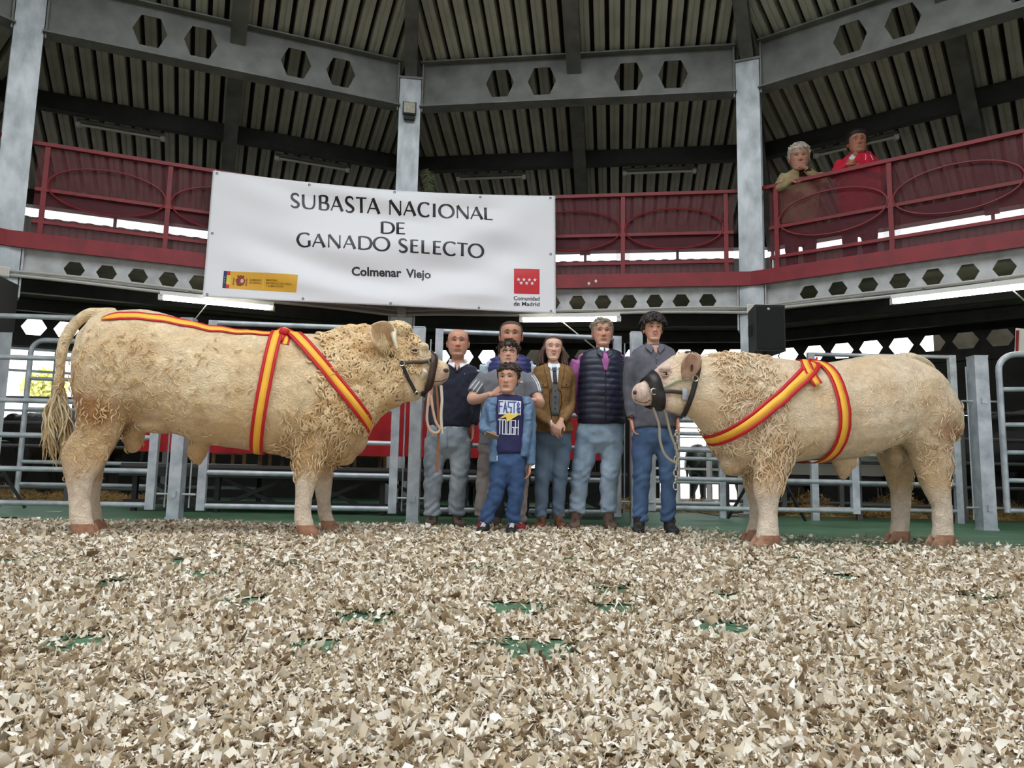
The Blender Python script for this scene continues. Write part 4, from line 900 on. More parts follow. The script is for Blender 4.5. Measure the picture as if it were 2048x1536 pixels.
class Person:
    def __init__(s, label, px, Y, skin=(205, 160, 135), group='people in the ring', z=0.0):
        p = at(px, 900, Y); s.Y = Y; s.root = thing('person', label, 'person', (p.x, Y, z), group=group); s.o = Vector((p.x, Y, z)); s.skin = skin; s.mb = MB(); s.extra = []; s.g = Y / FPX
    def L(s, px, py, dy=0.0): return at(px, py, s.Y + dy) - s.o
    def rows(s, rows, e=2.5, n=22):   # (py, xl, xr, depth, dy)
        R = []
        for r in rows:
            py, xl, xr, dep = r[:4]; dy = r[4] if len(r) > 4 else 0.0; a, b = s.L(xl, py, dy), s.L(xr, py, dy); c = (a + b) / 2; v = (b - a) / 2; w = Vector((0, dep / 2, 0)); ring = []
            for k in range(n):
                t = 2 * PI * k / n; ca, sa = math.cos(t), math.sin(t); ring.append(c + v * math.copysign(abs(ca) ** (2 / e), ca) + w * math.copysign(abs(sa) ** (2 / e), sa))
            R.append(ring)
        return R
    def limb(s, pts, n=14, k=4):      # (px, py, dy, r)
        P = spline([s.L(p[0], p[1], p[2]) for p in pts], k); rr = [v.x for v in spline([(p[3], 0, 0) for p in pts], k)]; return P, rr
    def garment(s, name, mat, slabs=(), limbs=(), balls=(), voxel=.0105, smooth=4, wr=.004, wfreq=14, stretch=(1, 1, 1), fn=None):
        mb = MB()
        slabs = [list(x) for x in slabs]
        if name in ('jeans', 'trousers'):
            r = slabs[0][-1]; c, h = (r[1] + r[2]) / 2, (r[2] - r[1]) / 2; q = r[4] if len(r) > 4 else 0.0; slabs[0] += [(r[0] + 10, c - h * .88, c + h * .88, r[3] * .75, q), (r[0] + 22, c - h * .6, c + h * .6, r[3] * .4, q)]
        for sl in slabs: mb.loft(s.rows(sl))
        for lb in limbs: mb.tube(*s.limb(lb), 14)
        for c, r in balls: mb.ball(c, r, 14, 10)
        me = remesh(mb, voxel, smooth); co = verts_np(me); nr = norms_np(me); q = co * np.array(stretch) + np.array(s.o)
        d = wr * vnoise(q, wfreq, 1.7) + wr * .5 * vnoise(q, wfreq * 2.3, 4.1)
        if fn is not None: d = d + fn(co)
        set_np(me, co + nr * d[:, None]); o = mesh_obj(name, me, mat, s.root, True); o_b = bvh(me); return o, o_b
    def head(s, cx, crown, chin, yaw=0, pitch=0, roll=0, dy=0.0, jaw=1.0, nose=1.0, cheek=1.0, lips=(176, 104, 92), brow=(60, 44, 34), stubble=0.0, smile=0.0, eyes='open', iris=(50, 34, 24), browth=.0026):
        hh = (chin - crown) * s.g; k = hh / .230; s.k = k * 1.0; c = s.L(cx, (crown + chin) / 2 , dy) + Vector((0, 0, .003 * k)); s.hc = c
        R = Matrix.Rotation(yaw, 3, 'Z') @ Matrix.Rotation(pitch, 3, 'X') @ Matrix.Rotation(roll, 3, 'Y'); s.hR = R
        V, F = head_pts(jaw, nose, cheek); s.hp = (jaw, nose, cheek); sk = np.array(rgb(*s.skin)[:3]); col = np.tile(sk, (len(V), 1))
        x, y, z = V[:, 0], V[:, 1], V[:, 2]; fr = y < -.02
        red = np.array(rgb(min(255, s.skin[0] + 8), s.skin[1] - 26, s.skin[2] - 26)[:3])
        ck = (np.exp(-((np.abs(x) - .04) / .02) ** 2 - ((z + .02) / .022) ** 2) + np.exp(-(x / .014) ** 2 - ((z + .025) / .014) ** 2)) * fr * .55; col = mixc(col, red, np.clip(ck, 0, 1))
        if stubble: st = smoothstep((-.045 - z + .35 * np.maximum(np.abs(x) - .02, 0)) / .02) * (y < .01) * stubble; col = mixc(col, np.array(rgb(120, 98, 86)[:3]), st)
        lz = -.0615 + smile * .9 * x * x / .03 + .0 * x
        lp = np.exp(-np.clip(np.abs(x) - .021, 0, 1) ** 2 / .00001) * np.exp(-((z - lz) / .0085) ** 4) * fr; col = mixc(col, np.array(rgb(*lips)[:3]), np.clip(lp, 0, 1) * .85)
        lk = np.exp(-np.clip(np.abs(x) - .023, 0, 1) ** 2 / .00001) * np.exp(-((z - lz) / .0022) ** 2) * fr; col = mixc(col, np.array(rgb(92, 48, 44)[:3]), np.clip(lk, 0, 1) * .8)
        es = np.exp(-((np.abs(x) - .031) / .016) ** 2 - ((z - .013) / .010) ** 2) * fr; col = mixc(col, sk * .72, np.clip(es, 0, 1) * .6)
        ns = np.exp(-((np.abs(x) - .008) / .004) ** 2 - ((z + .0385) / .003) ** 2) * fr; col = mixc(col, sk * .25, np.clip(ns, 0, 1) * .9)
        W = (V * k) @ np.array(R).T + np.array(c); s.extra.append((W, F, col)); s.headW = W
        T = lambda a, b, d: R @ (Vector((a, b, d)) * k) + c; s.T = T
        hb = BVHTree.FromPolygons([Vector(v) for v in W], [f for f in F if len(f) == 4])
        def face(xx, zz, off=0.0):
            o_ = T(xx, -.2, zz); d = (R @ Vector((0, 1, 0))); h = hb.ray_cast(o_, d); return (h[0] if h[0] is not None else T(xx, -.08, zz)) - d * (off * k)
        s.face = face
        for sx in (-1, 1):            # ears
            m = MB(); Re = R @ Matrix.Rotation(-sx * .35, 3, 'Z'); m.ball(T(sx * .081, .008, -.004), (.009 * k, .019 * k, .031 * k), 12, 10, Re); m.ball(T(sx * .083, -.002, -.004), (.006 * k, .010 * k, .016 * k), 10, 8, Re)
            s.extra.append((np.array(m.v), m.f, np.tile(np.array(rgb(s.skin[0], s.skin[1] - 14, s.skin[2] - 14)[:3]), (len(m.v), 1))))
            e0 = face(sx * .031, .010, -.0085)
            if eyes == 'open':
                eb = MB().ball(e0, .0125 * k, 14, 10).build('eye', M('eye_white', rgb(226, 220, 212), .25), s.root, local=True)
                MB().ball(e0 - (R @ Vector((0, .0085 * k, 0))), (.0062 * k, .0046 * k, .0062 * k), 12, 8).build('iris', M('iris_%d' % iris[0], rgb(*iris), .2), eb, local=False if False else True)
            lash = [face(sx * (.031 + .016 * t), .010 + (.0075 if eyes == 'open' else .001 - .0035 * (1 - t * t)) * (1 - t * t) - .001, .0018) for t in np.linspace(-1, 1, 8)]
            MB().tube(lash, [.0012 * k] + [.0018 * k] * 6 + [.001 * k], 6).build('eyelashes', M('lash', rgb(44, 32, 28), .7), s.root, local=True)
            bw = [face(sx * (.014 + .032 * t), .0335 + .006 * math.sin(PI * min(1, t * 1.25)) - .004 * t, .0015) for t in np.linspace(0, 1, 8)]
            MB().tube(bw, [browth * k * a for a in (.7, 1, 1.1, 1.1, 1, .9, .7, .35)], 6).build('eyebrow', M('brow_%d_%d' % (brow[0], brow[2]), rgb(*brow), .8), s.root, local=True)
    def hair(s, mat, thick=.012, zf=.072, zt=.02, zn=-.055, top=9.0, rough=.35, vol=0.0, part=None, fringe=0.0, name='hair', noise_f=60):
        V, F = head_pts(*s.hp); x, y, z = V[:, 0], V[:, 1], V[:, 2]; yn = y / .095
        zt_ = np.interp(yn, [-1.0, -.75, -.42, -.15, .1, .35, 1], [zf, zf - .002, (zf + zt) / 2 + .008, -.012, -.012, zn, zn]) - fringe * smoothstep((-.3 - yn) / .3) * (1 + .35 * np.sin(x * 190))
        mk = smoothstep((z - zt_) / .010) * smoothstep((top - z) / .015); n = V - np.array([0, .004, .0]); n[:, 2] *= .8; n /= np.linalg.norm(n, axis=1)[:, None]
        nz = vnoise(V * np.array([1, 1, .6]), noise_f, s.Y * 3)
        d = -.008 + (.008 + thick * (1 + rough * nz) + vol * smoothstep((z - .03) / .06)) * mk
        W = ((V + n * d[:, None]) * s.k) @ np.array(s.hR).T + np.array(s.hc); me = bpy.data.meshes.new(name); me.from_pydata(W.tolist(), [], F); me.update()
        return mesh_obj(name, me, mat, s.root, True)
    def tufts(s, n, mat, dirfn, ln=.04, zmin=.055, seed=1, r=.0045, lift=.012, name='hair_tufts'):
        rg = random.Random(seed); V, _ = head_pts(*s.hp); idx_ = [i for i in range(len(V)) if V[i][2] > zmin and (V[i][1] > -.075 or V[i][2] > .068)]; mb = MB()
        for _k in range(n):
            v = Vector(V[rg.choice(idx_)]); nn = (v - Vector((0, .004, 0))).normalized(); d = Vector(dirfn(v, rg)); d = (d - nn * d.dot(nn)).normalized(); l = ln * rg.uniform(.6, 1.3); h = lift * rg.uniform(.7, 1.5)
            mb.tube([s.T(*(v + nn * h * .6)), s.T(*(v + nn * (h * 1.3) + d * l * .4)), s.T(*(v + nn * (h * 1.4) + d * l * .75)), s.T(*(v + nn * (h * .8) + d * l))], [r * s.k, r * 1.3 * s.k, r * s.k, r * .2 * s.k], 5)
        return mb.build(name, mat, s.root, angle=80, local=True)
    def hand(s, w, d, pn, side, size=.185, curl=.35, spread=.12, thumb=.6, curls=None):
        w = Vector(w); d = Vector(d).normalized(); pn = Vector(pn); pn = (pn - d * pn.dot(d)).normalized(); sd = d.cross(pn).normalized() * side    # sd: towards the thumb
        q = size / .185; m = MB(); P = lambda a, b, c: w + d * (a * q) + sd * (b * q) + pn * (c * q)
        R = Matrix((d, sd, pn)).transposed(); m.loft([[P(a, hw * math.cos(t), th * math.sin(t)) for t in np.linspace(0, 2 * PI, 13)[:-1]] for a, hw, th in ((-.03, .024, .019), (.0, .025, .017), (.03, .034, .016), (.06, .041, .015), (.085, .040, .013), (.095, .036, .009))])
        for i, (b, ln, r) in enumerate(((.029, .068, .0088), (.0095, .077, .009), (-.010, .072, .0086), (-.028, .057, .0076))):
            cu = (curls[i] if curls else curl * (1 + .12 * i)); ang = 0.0; p = P(.082, b, 0); pts = [P(.055, b * .9, 0), p]; dirv = d + sd * ((1.5 - i) * spread * .5)
            dirv.normalize()
            for f in (.45, .32, .23):
                ang += cu; dd = dirv * math.cos(ang) - pn * math.sin(ang) * -1; p = p + dd * (ln * f * q); pts.append(p)
            m.tube(spline(pts, 3), [r * q * (1 - .03 * j) for j in range(13)], 8); m.ball(pts[-1], r * q * .9, 8, 6)
        pts = [P(.012, .018, .004), P(.035, .040, .010), P(.058, .040 + .022 * thumb, .016), P(.080, .040 + .026 * thumb, .02)]
        m.tube(spline(pts, 3), [.0125 * q, .0125 * q, .012 * q, .0115 * q, .011 * q, .0105 * q, .010 * q, .0095 * q, .009 * q, .008 * q], 8); m.ball(pts[-1], .0085 * q, 8, 6)
        me = remesh(m, .0048, 2); co = verts_np(me); c = np.array(rgb(s.skin[0], s.skin[1] - 8, s.skin[2] - 8)[:3])
        s.extra.append((co, [tuple(p.vertices) for p in me.polygons], np.tile(c, (len(co), 1)))); bpy.data.meshes.remove(me)
    def finish(s, voxel=.014):        # body: torso, limbs, head and hands in one mesh
        me = remesh(s.mb, voxel, 3); V = [verts_np(me)]; F = [tuple(p.vertices) for p in me.polygons]; Cc = [np.tile(np.array(rgb(*s.skin)[:3]), (len(V[0]), 1))]; o = len(V[0]); bpy.data.meshes.remove(me)
        for v, f, c in s.extra:
            V.append(np.array(v)); F += [tuple(i + o for i in q) for q in f]; Cc.append(c); o += len(v)
        b = bpy.data.meshes.new('body'); b.from_pydata(np.concatenate(V).tolist(), [], F); b.update()
        a = b.attributes.new('tone', 'FLOAT_COLOR', 'POINT'); cc = np.concatenate(Cc); a.data.foreach_set('color', np.concatenate([cc, np.ones((len(cc), 1))], 1).astype(np.float32).ravel())
        mesh_obj('body', b, skin_mat('skin', s.skin), s.root, True)
    def core(s, slabs=(), limbs=()):
        for sl in slabs: s.mb.loft(s.rows(sl))
        for lb in limbs: s.mb.tube(*s.limb(lb), 12)
    def shoe(s, heel, toe, dyh, dyt, mat, sole, h=.09, w=.095, shaft=0.0, lace=None, name='shoe', sole_h=.022):
        # heel/toe are pixels on the ground; dy relative depths
        a, b = s.L(heel[0], heel[1], dyh), s.L(toe[0], toe[1], dyt); a.z = b.z = 0; d = (b - a); Ln = d.length; d.normalize(); sd = d.cross(Vector((0, 0, 1)))
        m = MB(); R = []
        for t, ww, top in ((.0, .30, .75), (.03, .40, .92), (.14, .43, 1.0), (.30, .42, .98), (.45, .43, .80), (.60, .48, .62), (.75, .50, .54), (.88, .44, .48), (.96, .32, .40), (1.0, .16, .32)):
            c = a + d * (Ln * t); hw = w * ww; tp = h * top; ring = []
            for k in range(14):
                an = 2 * PI * k / 14; ring.append(c + sd * (hw * math.copysign(abs(math.cos(an)) ** .7, math.cos(an))) + Vector((0, 0, sole_h * .7 + tp / 2 + tp / 2 * math.copysign(abs(math.sin(an)) ** .75, math.sin(an)))))
            R.append(ring)
        m.loft(R)
        if shaft: c = a + d * (Ln * .20); m.tube([c + Vector((0, 0, z)) for z in (h * .4, h, h + shaft)], [w * .44, w * .46, w * .46], 14)
        o = m.build(name, mat, s.root, angle=60, local=True)
        ms = MB(); R = []
        for z in (.0, sole_h):
            R.append([a + d * (Ln * (.5 + .53 * math.cos(t))) + sd * (w * (.50 + .04 * math.cos(t)) * math.sin(t) * (1 - .12 * (math.cos(t) < -.3))) + Vector((0, 0, z)) for t in np.linspace(0, 2 * PI, 25)[:-1]])
        ms.loft(R); ms.build('sole', sole, o, angle=50, local=True)
        if lace is not None:
            for t in (.36, .44, .52, .60): c = a + d * (Ln * t); tp = sole_h * .7 + h * np.interp(t, [.3, .45, .6, .75], [.98, .8, .62, .54]); MB().tube([c - sd * (w * .22) + Vector((0, 0, tp - .004)), c + Vector((0, 0, tp + .006)), c + sd * (w * .22) + Vector((0, 0, tp - .004))], .004, 6).build('lace', lace, o, local=True)
        return o
    def patch(s, bv, poly, mat, name, off=.004, th=.004, nu=8, nv=8, parent=None):  # quad patch (pixels tl,tr,br,bl) laid on a garment seen from the front
        tl, tr, br, bl = [s.L(*p) for p in poly]; m = MB()
        def fn(u, v):
            p = (tl.lerp(tr, u)).lerp(bl.lerp(br, u), v); h = bv.ray_cast(Vector((p.x, -1.5, p.z)), Vector((0, 1, 0))); y = h[0].y if h[0] is not None else p.y
            return Vector((p.x, y - off, p.z))
        m.grid(fn, nu, nv); o = m.build(name, mat, parent or s.root, local=True); md = o.modifiers.new('thickness', 'SOLIDIFY'); md.thickness = th; md.offset = -1 if False else 1; return o
    def seam(s, bv, pix, r, mat, name, off=.002, parent=None):
        P = []
        for x, y in dense(pix, 5):
            p = s.L(x, y); h = bv.ray_cast(Vector((p.x, -1.5, p.z)), Vector((0, 1, 0))); P.append(Vector((p.x, (h[0].y if h[0] is not None else p.y) - off, p.z)))
        return MB().tube(P, r, 6).build(name, mat, parent or s.root, local=True)
    def dot(s, bv, px, py, r, mat, name='button', off=.002):
        p = s.L(px, py); h = bv.ray_cast(Vector((p.x, -1.5, p.z)), Vector((0, 1, 0))); q = h[0] if h[0] is not None else p
        return MB().ball(q - Vector((0, off, 0)), (r, r * .5, r), 10, 6).build(name, mat, s.root, local=True)
def jeans_fn(amp=.006, zk=.45, za=.12):
    return lambda co: amp * np.sin(co[:, 2] * 95 + 4 * np.sin(co[:, 0] * 22)) * (np.exp(-((co[:, 2] - za) / .09) ** 2) + .5 * np.exp(-((co[:, 2] - zk) / .07) ** 2)) + .003 * np.sin(co[:, 2] * 40 + co[:, 0] * 30)
def denim(name, a, b): return M(name, rgb(*a), .8, 0, rgb(*b), vs=5, lo=.3, hi=.7, bump=.15, bs=220, stretch=(1, 1, .5))
blue_l = denim('light_denim', (168, 186, 202), (120, 144, 166)); blue_g = denim('grey_denim', (168, 178, 186), (112, 126, 138)); blue_d = denim('mid_denim', (84, 112, 150), (56, 80, 116)); blue_k = denim('kid_denim', (62, 92, 136), (40, 64, 104)); blue_w = denim('slim_denim', (112, 132, 152), (80, 100, 122))
shirt_w = M('white_shirt', rgb(228, 232, 238), .8, bump=.1); pale_blue = M('pale_blue_shirt', rgb(206, 222, 234), .8); dk = M('dark_button', rgb(28, 24, 22), .4)
sole_d = M('dark_sole', rgb(40, 36, 34), .8); sole_w = M('white_sole', rgb(230, 228, 222), .6)
boot_b = M('brown_suede', rgb(96, 80, 68), .9, 0, rgb(72, 60, 50), vs=20); boot_t = M('tan_leather', rgb(140, 80, 48), .5, 0, rgb(104, 58, 34), vs=15); boot_g = M('taupe_boot', rgb(116, 92, 80), .7, 0, rgb(88, 70, 62), vs=15); blk_shoe = M('black_shoe', rgb(36, 36, 38), .6, 0, rgb(24, 24, 26), vs=20)
h_brown = M('brown_hair', rgb(66, 48, 38), .55, 0, rgb(44, 32, 26), vs=60, stretch=(1, 1, .2)); h_dark = M('dark_hair', rgb(44, 32, 28), .5, 0, rgb(28, 20, 18), vs=60, stretch=(1, 1, .2)); h_grey = M('grey_hair', rgb(168, 156, 140), .6, 0, rgb(134, 122, 108), vs=60, stretch=(1, 1, .2)); h_white = M('white_hair', rgb(222, 214, 202), .6, 0, rgb(190, 182, 170), vs=60, stretch=(1, 1, .2)); h_crop = M('cropped_hair', rgb(92, 76, 66), .7, 0, rgb(70, 56, 48), vs=80)

# 1 man in navy sweater
P = Person('man in navy V-neck sweater and pale jeans beside the muzzle of the left bull', 905, 6.49, (200, 148, 124))
P.head(916, 658, 718, yaw=.06, jaw=1.08, stubble=.25, brow=(70, 56, 46), iris=(60, 44, 34))
P.hair(h_crop, .004, zf=.2, zt=.06, top=.055, zn=-.05, rough=.2)
navy = M('navy_knit', rgb(32, 36, 58), .9, 0, rgb(22, 25, 42), vs=8, bump=.2, bs=300, sheen=.2)
TS = [(728, 896, 936, .13, .02), (736, 876, 953, .19), (750, 868, 956, .23), (790, 866, 952, .27), (830, 862, 946, .27), (856, 862, 940, .25)]
sw, swb = P.garment('sweater', navy, [TS], [[(951, 744, 0, .055), (953, 780, .02, .055), (951, 815, .03, .048), (947, 850, .0, .040)], [(872, 744, .0, .055), (862, 790, .03, .052), (858, 830, .0, .046), (862, 852, -.05, .04)]], wr=.005)
P.garment('shirt_tail', pale_blue, [[(848, 864, 938, .24), (862, 864, 934, .235), (864, 870, 930, .22)]], wr=.004)
jn, jb = P.garment('jeans', blue_g, [[(850, 858, 938, .23), (875, 853, 939, .25), (895, 854, 938, .24)]], [[(873, 880, 0, .105), (868, 930, -.01, .088), (866, 965, -.02, .078), (864, 1000, 0, .072), (864, 1032, 0, .070)], [(920, 880, 0, .105), (920, 930, -.01, .088), (917, 965, -.02, .078), (914, 1000, 0, .072), (913, 1030, 0, .070)]], wr=.006, fn=jeans_fn())
P.core([[(722, 905, 928, .11), (740, 880, 948, .17), (790, 872, 946, .22), (850, 868, 934, .20), (880, 862, 932, .20)]], [[(916, 700, 0, .055), (916, 728, .01, .058)], [(872, 880, 0, .08), (866, 960, 0, .055), (864, 1040, 0, .04)], [(920, 880, 0, .08), (917, 960, 0, .055), (913, 1038, 0, .04)], [(950, 746, 0, .04), (951, 815, .03, .036), (946, 858, 0, .026)], [(872, 746, 0, .04), (858, 826, .0, .036), (864, 856, -.05, .026)]])
P.hand(P.L(946, 858), (-.02, -.1, -1), (-1, -.2, 0), 1, .18, .3); P.hand(P.L(864, 856, -.05), (.3, -.3, -1), (1, -.2, 0), -1, .18, .45)
P.finish()
for sx, tipx in ((-1, 900), (1, 936)): P.patch(swb, ((916 + sx * 4, 722), (916 + sx * 17, 718), (916 + sx * 19, 730), (916 + sx * 5, 741)), shirt_w, 'shirt_collar', .012, .006)
P.patch(swb, ((909, 724), (923, 724), (917, 744), (915, 744)), M('throat_skin', rgb(196, 150, 128), .6), 'neck_opening', .006, .003)
P.seam(swb, [(897, 722), (906, 736), (916, 747), (926, 736), (935, 722)], .004, navy, 'neck_rib', .006); P.dot(swb, 931, 751, .004, shirt_w, 'chest_mark')
P.seam(jb, [(896, 862), (897, 880), (896, 898)], .003, blue_w, 'fly_seam')
P.shoe((865, 1050), (858, 1058), .03, -.20, boot_b, sole_d, .085, .10, .05, lace=sole_d); P.shoe((912, 1050), (924, 1056), .03, -.18, boot_b, sole_d, .085, .10, .05, lace=sole_d)

# 2 tall man at the back
P = Person('tall man in blue quilted gilet standing behind the boys', 1022, 6.82, (196, 146, 120))
P.head(1022, 643, 706, jaw=1.0, brow=(52, 40, 32), stubble=.2, nose=1.1)
P.hair(h_crop, .007, zf=.078, zt=.03, rough=.3)
gilet_b = M('blue_gilet', rgb(58, 62, 120), .5, 0, rgb(44, 48, 98), vs=6); quilt = lambda f: (lambda co: .007 * np.abs(np.sin(co[:, 2] * f)) ** .6)
gl, glb = P.garment('gilet', gilet_b, [[(712, 1000, 1044, .16, .02), (720, 980, 1062, .22), (735, 975, 1063, .26), (800, 976, 1060, .29), (862, 978, 1058, .27)]], wr=.003, fn=quilt(75))
P.garment('shirt', pale_blue, [[(712, 1000, 1044, .15, .02), (724, 972, 1066, .20), (760, 978, 1060, .24), (850, 985, 1055, .22)]], [[(972, 730, 0, .055), (966, 790, .03, .05), (968, 840, .0, .04), (974, 870, -.02, .036)], [(1066, 730, 0, .055), (1070, 790, .03, .05), (1066, 840, .03, .04), (1060, 868, .03, .036)]], wr=.005)
P.garment('trousers', M('dark_trousers', rgb(52, 54, 66), .85), [[(850, 980, 1058, .23), (890, 976, 1060, .25)]], [[(996, 880, 0, .10), (994, 960, 0, .08), (993, 1036, 0, .07)], [(1042, 880, 0, .10), (1043, 960, 0, .08), (1042, 1036, 0, .07)]], wr=.006)
P.core([[(710, 1008, 1036, .11), (730, 985, 1056, .16), (800, 986, 1052, .2), (860, 988, 1050, .18)]], [[(1022, 690, 0, .056), (1022, 716, .01, .06)], [(996, 880, 0, .07), (993, 1042, 0, .04)], [(1042, 880, 0, .07), (1042, 1042, 0, .04)], [(972, 735, 0, .04), (966, 790, .03, .036), (974, 872, -.02, .026)], [(1066, 735, 0, .04), (1070, 790, .03, .036), (1060, 872, .03, .026)]])
P.hand(P.L(974, 872, -.02), (0, -.1, -1), (1, -.2, 0), -1, .18, .3); P.hand(P.L(1060, 872, .03), (0, -.1, -1), (-1, -.2, 0), 1, .18, .3); P.finish()
P.shoe((993, 1044), (990, 1050), .04, -.18, boot_b, sole_d, .085, .1, .03); P.shoe((1042, 1044), (1044, 1050), .04, -.18, boot_b, sole_d, .085, .1, .03)

# 3 boy with glasses
P = Person('boy with glasses in grey striped T-shirt holding the shoulders of the small boy', 1015, 6.2, (214, 168, 148))
P.head(1017, 683, 735, jaw=1.12, cheek=1.6, brow=(64, 44, 34), lips=(188, 112, 104), nose=.9, pitch=-.08)
P.hair(h_brown, .014, zf=.066, zt=.01, fringe=.022, rough=.5)
P.tufts(150, h_brown, lambda v, g: (.25 * (1 if v.x > 0 else -1) + g.gauss(0, .3), -1, -.6), .045, .05, 3)
grey_t = M('grey_tshirt', rgb(128, 130, 136), .85, 0, rgb(112, 114, 120), vs=5, bump=.1, bs=200)
tsh, tsb = P.garment('tshirt', grey_t, [[(738, 998, 1036, .14, .02), (746, 972, 1054, .19), (765, 962, 1064, .24), (810, 962, 1062, .27), (860, 960, 1062, .27), (891, 956, 1064, .26)]],
                    [[(972, 752, 0, .062), (957, 772, -.03, .066), (946, 788, -.06, .062)], [(1052, 752, 0, .062), (1066, 772, -.02, .062), (1074, 790, -.05, .058)]], wr=.005)
P.garment('trousers', M('stone_trousers', rgb(150, 140, 136), .9, 0, rgb(124, 116, 114), vs=6), [[(885, 958, 1062, .24), (905, 956, 1062, .25)]], [[(982, 900, 0, .10), (972, 965, 0, .082), (966, 1032, 0, .072)], [(1038, 900, 0, .10), (1038, 965, 0, .08), (1036, 1045, -.03, .068)]], wr=.006, fn=jeans_fn())
P.core([[(736, 1004, 1030, .11), (755, 980, 1048, .16), (810, 972, 1052, .2), (890, 970, 1052, .2)]],
       [[(1017, 722, 0, .05), (1017, 744, .01, .055)], [(982, 900, 0, .07), (966, 1040, 0, .04)], [(1038, 900, 0, .07), (1036, 1050, -.03, .04)],
        [(970, 756, 0, .048), (950, 788, -.06, .048), (944, 799, -.10, .044), (962, 797, -.22, .040), (984, 789, -.34, .030)], [(1054, 756, 0, .048), (1072, 788, -.05, .045), (1080, 806, -.11, .042), (1075, 806, -.22, .038), (1066, 800, -.32, .028)]])
P.hand(P.L(985, 788, -.35), (.75, -.15, .55), (0, .6, -.6), -1, .16, .28); P.hand(P.L(1066, 800, -.33), (-1, -.25, -.05), (.05, -.3, .95), -1, .165, .30); P.finish()
for sg in ((940, 780, 954, 762), (946, 786, 960, 766), (953, 790, 966, 770)): P.seam(tsb, [(sg[0], sg[1]), (sg[2], sg[3])], .0045, shirt_w, 'sleeve_stripe')
for sg in ((1062, 752, 1078, 788), (1066, 750, 1081, 786)): P.seam(tsb, [(sg[0], sg[1]), ((sg[0] + sg[2]) / 2 + 2, (sg[1] + sg[3]) / 2 - 3), (sg[2], sg[3])], .005, shirt_w, 'sleeve_stripe')
P.patch(tsb, ((1034, 765), (1045, 766), (1045, 769), (1034, 768)), shirt_w, 'chest_print', .003, .002)
gf = M('glasses_frame', rgb(70, 40, 40), .4); gg = thing  # glasses: rims, bridge and arms
gl_ = MB()
for sx in (-1, 1): gl_.tube([P.face(sx * .031, .008, .012) + Vector((.019 * P.k * math.cos(t), 0, .014 * P.k * math.sin(t))) for t in np.linspace(0, 2 * PI, 17)[:-1]], .0024, 6, closed=True); gl_.tube([P.face(sx * .050, .010, .010), P.T(sx * .078, .0, .008)], .0016, 6)
gl_.tube([P.face(-.012, .010, .013), P.face(0, .013, .006), P.face(.012, .010, .013)], .0016, 6); gl_.build('glasses', gf, P.root, local=True)
red_sh = M('red_sneaker', rgb(150, 40, 52), .7)
P.shoe((1036, 1056), (1042, 1064), .03, -.17, red_sh, sole_w, .075, .09, .0, lace=shirt_w, sole_h=.03); P.shoe((967, 1052), (964, 1060), .03, -.17, red_sh, sole_w, .075, .09, .0, lace=shirt_w, sole_h=.03)

# 4 small boy
P = Person('small boy in denim jacket and navy printed T-shirt standing in front', 1015, 5.83, (212, 166, 142))
P.head(1017, 730, 789, yaw=-.22, cheek=1.3, jaw=.96, brow=(60, 42, 30), lips=(186, 112, 100), nose=.85)
P.hair(h_brown, .011, zf=.072, zt=.02, fringe=.012, rough=.6, vol=.008, noise_f=90)
P.tufts(190, h_brown, lambda v, g: (.9 + g.gauss(0, .4), -.7, .35), .038, .045, 4)
tee = M('navy_tee', rgb(42, 42, 86), .85, bump=.1, bs=200); dj = M('jacket_denim', rgb(118, 146, 178), .85, 0, rgb(88, 116, 150), vs=9, bump=.2, bs=150)
tt, ttb = P.garment('tshirt', tee, [[(790, 1000, 1036, .11, .01), (797, 988, 1048, .14), (815, 984, 1052, .17), (860, 985, 1050, .18), (907, 984, 1050, .19)]], wr=.004)
# jacket: two front panels, back, collar and sleeves
jk, jkb = P.garment('jacket', dj, [[(796, 974, 1000, .12, .01), (812, 971, 998, .16, .01), (850, 974, 997, .19, .01), (890, 977, 998, .20, .01), (924, 978, 999, .20, .01)], [(lambda: [(794, 1042, 1062, .12, .01), (812, 1044, 1066, .16, .01), (850, 1045, 1066, .19, .01), (890, 1040, 1062, .20, .01), (914, 1037, 1058, .20, .01)])()][0],
                                   [(796, 985, 1050, .05, .075), (850, 980, 1056, .05, .10), (915, 980, 1056, .05, .10)]],
                   [[(980, 803, .01, .045), (973, 830, .02, .043), (968, 852, .0, .042), (974, 866, -.06, .036)], [(1057, 803, .01, .046), (1062, 850, .02, .043), (1062, 890, .0, .040), (1061, 930, -.02, .036)]], wr=.005, wfreq=20, voxel=.008)
P.garment('jeans', blue_k, [[(906, 986, 1048, .155), (920, 982, 1050, .17), (930, 982, 1050, .17)]], [[(1000, 915, 0, .078), (992, 985, -.01, .064), (978, 1020, 0, .058), (970, 1046, 0, .056)], [(1034, 915, 0, .078), (1032, 985, -.01, .062), (1028, 1020, 0, .056), (1026, 1048, 0, .054)]], wr=.006, wfreq=20, fn=jeans_fn(.006, .36, .10))
P.core([[(790, 1006, 1030, .09), (805, 990, 1046, .12), (850, 990, 1046, .14), (905, 990, 1046, .15)]], [[(1017, 776, 0, .042), (1018, 798, .01, .048)], [(1000, 915, 0, .05), (971, 1050, 0, .032)], [(1034, 915, 0, .05), (1026, 1054, 0, .032)], [(980, 806, .01, .03), (968, 852, 0, .028), (975, 870, -.06, .022)], [(1058, 806, .01, .03), (1062, 890, 0, .026), (1061, 934, -.02, .02)]])
P.hand(P.L(975, 869, -.07), (.55, -.7, -.25), (.1, -.35, 1), 1, .135, .55); P.hand(P.L(1060, 932, -.02), (-.1, -.1, -1), (-1, -.2, 0), 1, .135, .3); P.finish()
ph = P.L(984, 871, -.165); Rp = Matrix.Rotation(.35, 3, 'Y') @ Matrix.Rotation(-.5, 3, 'X')
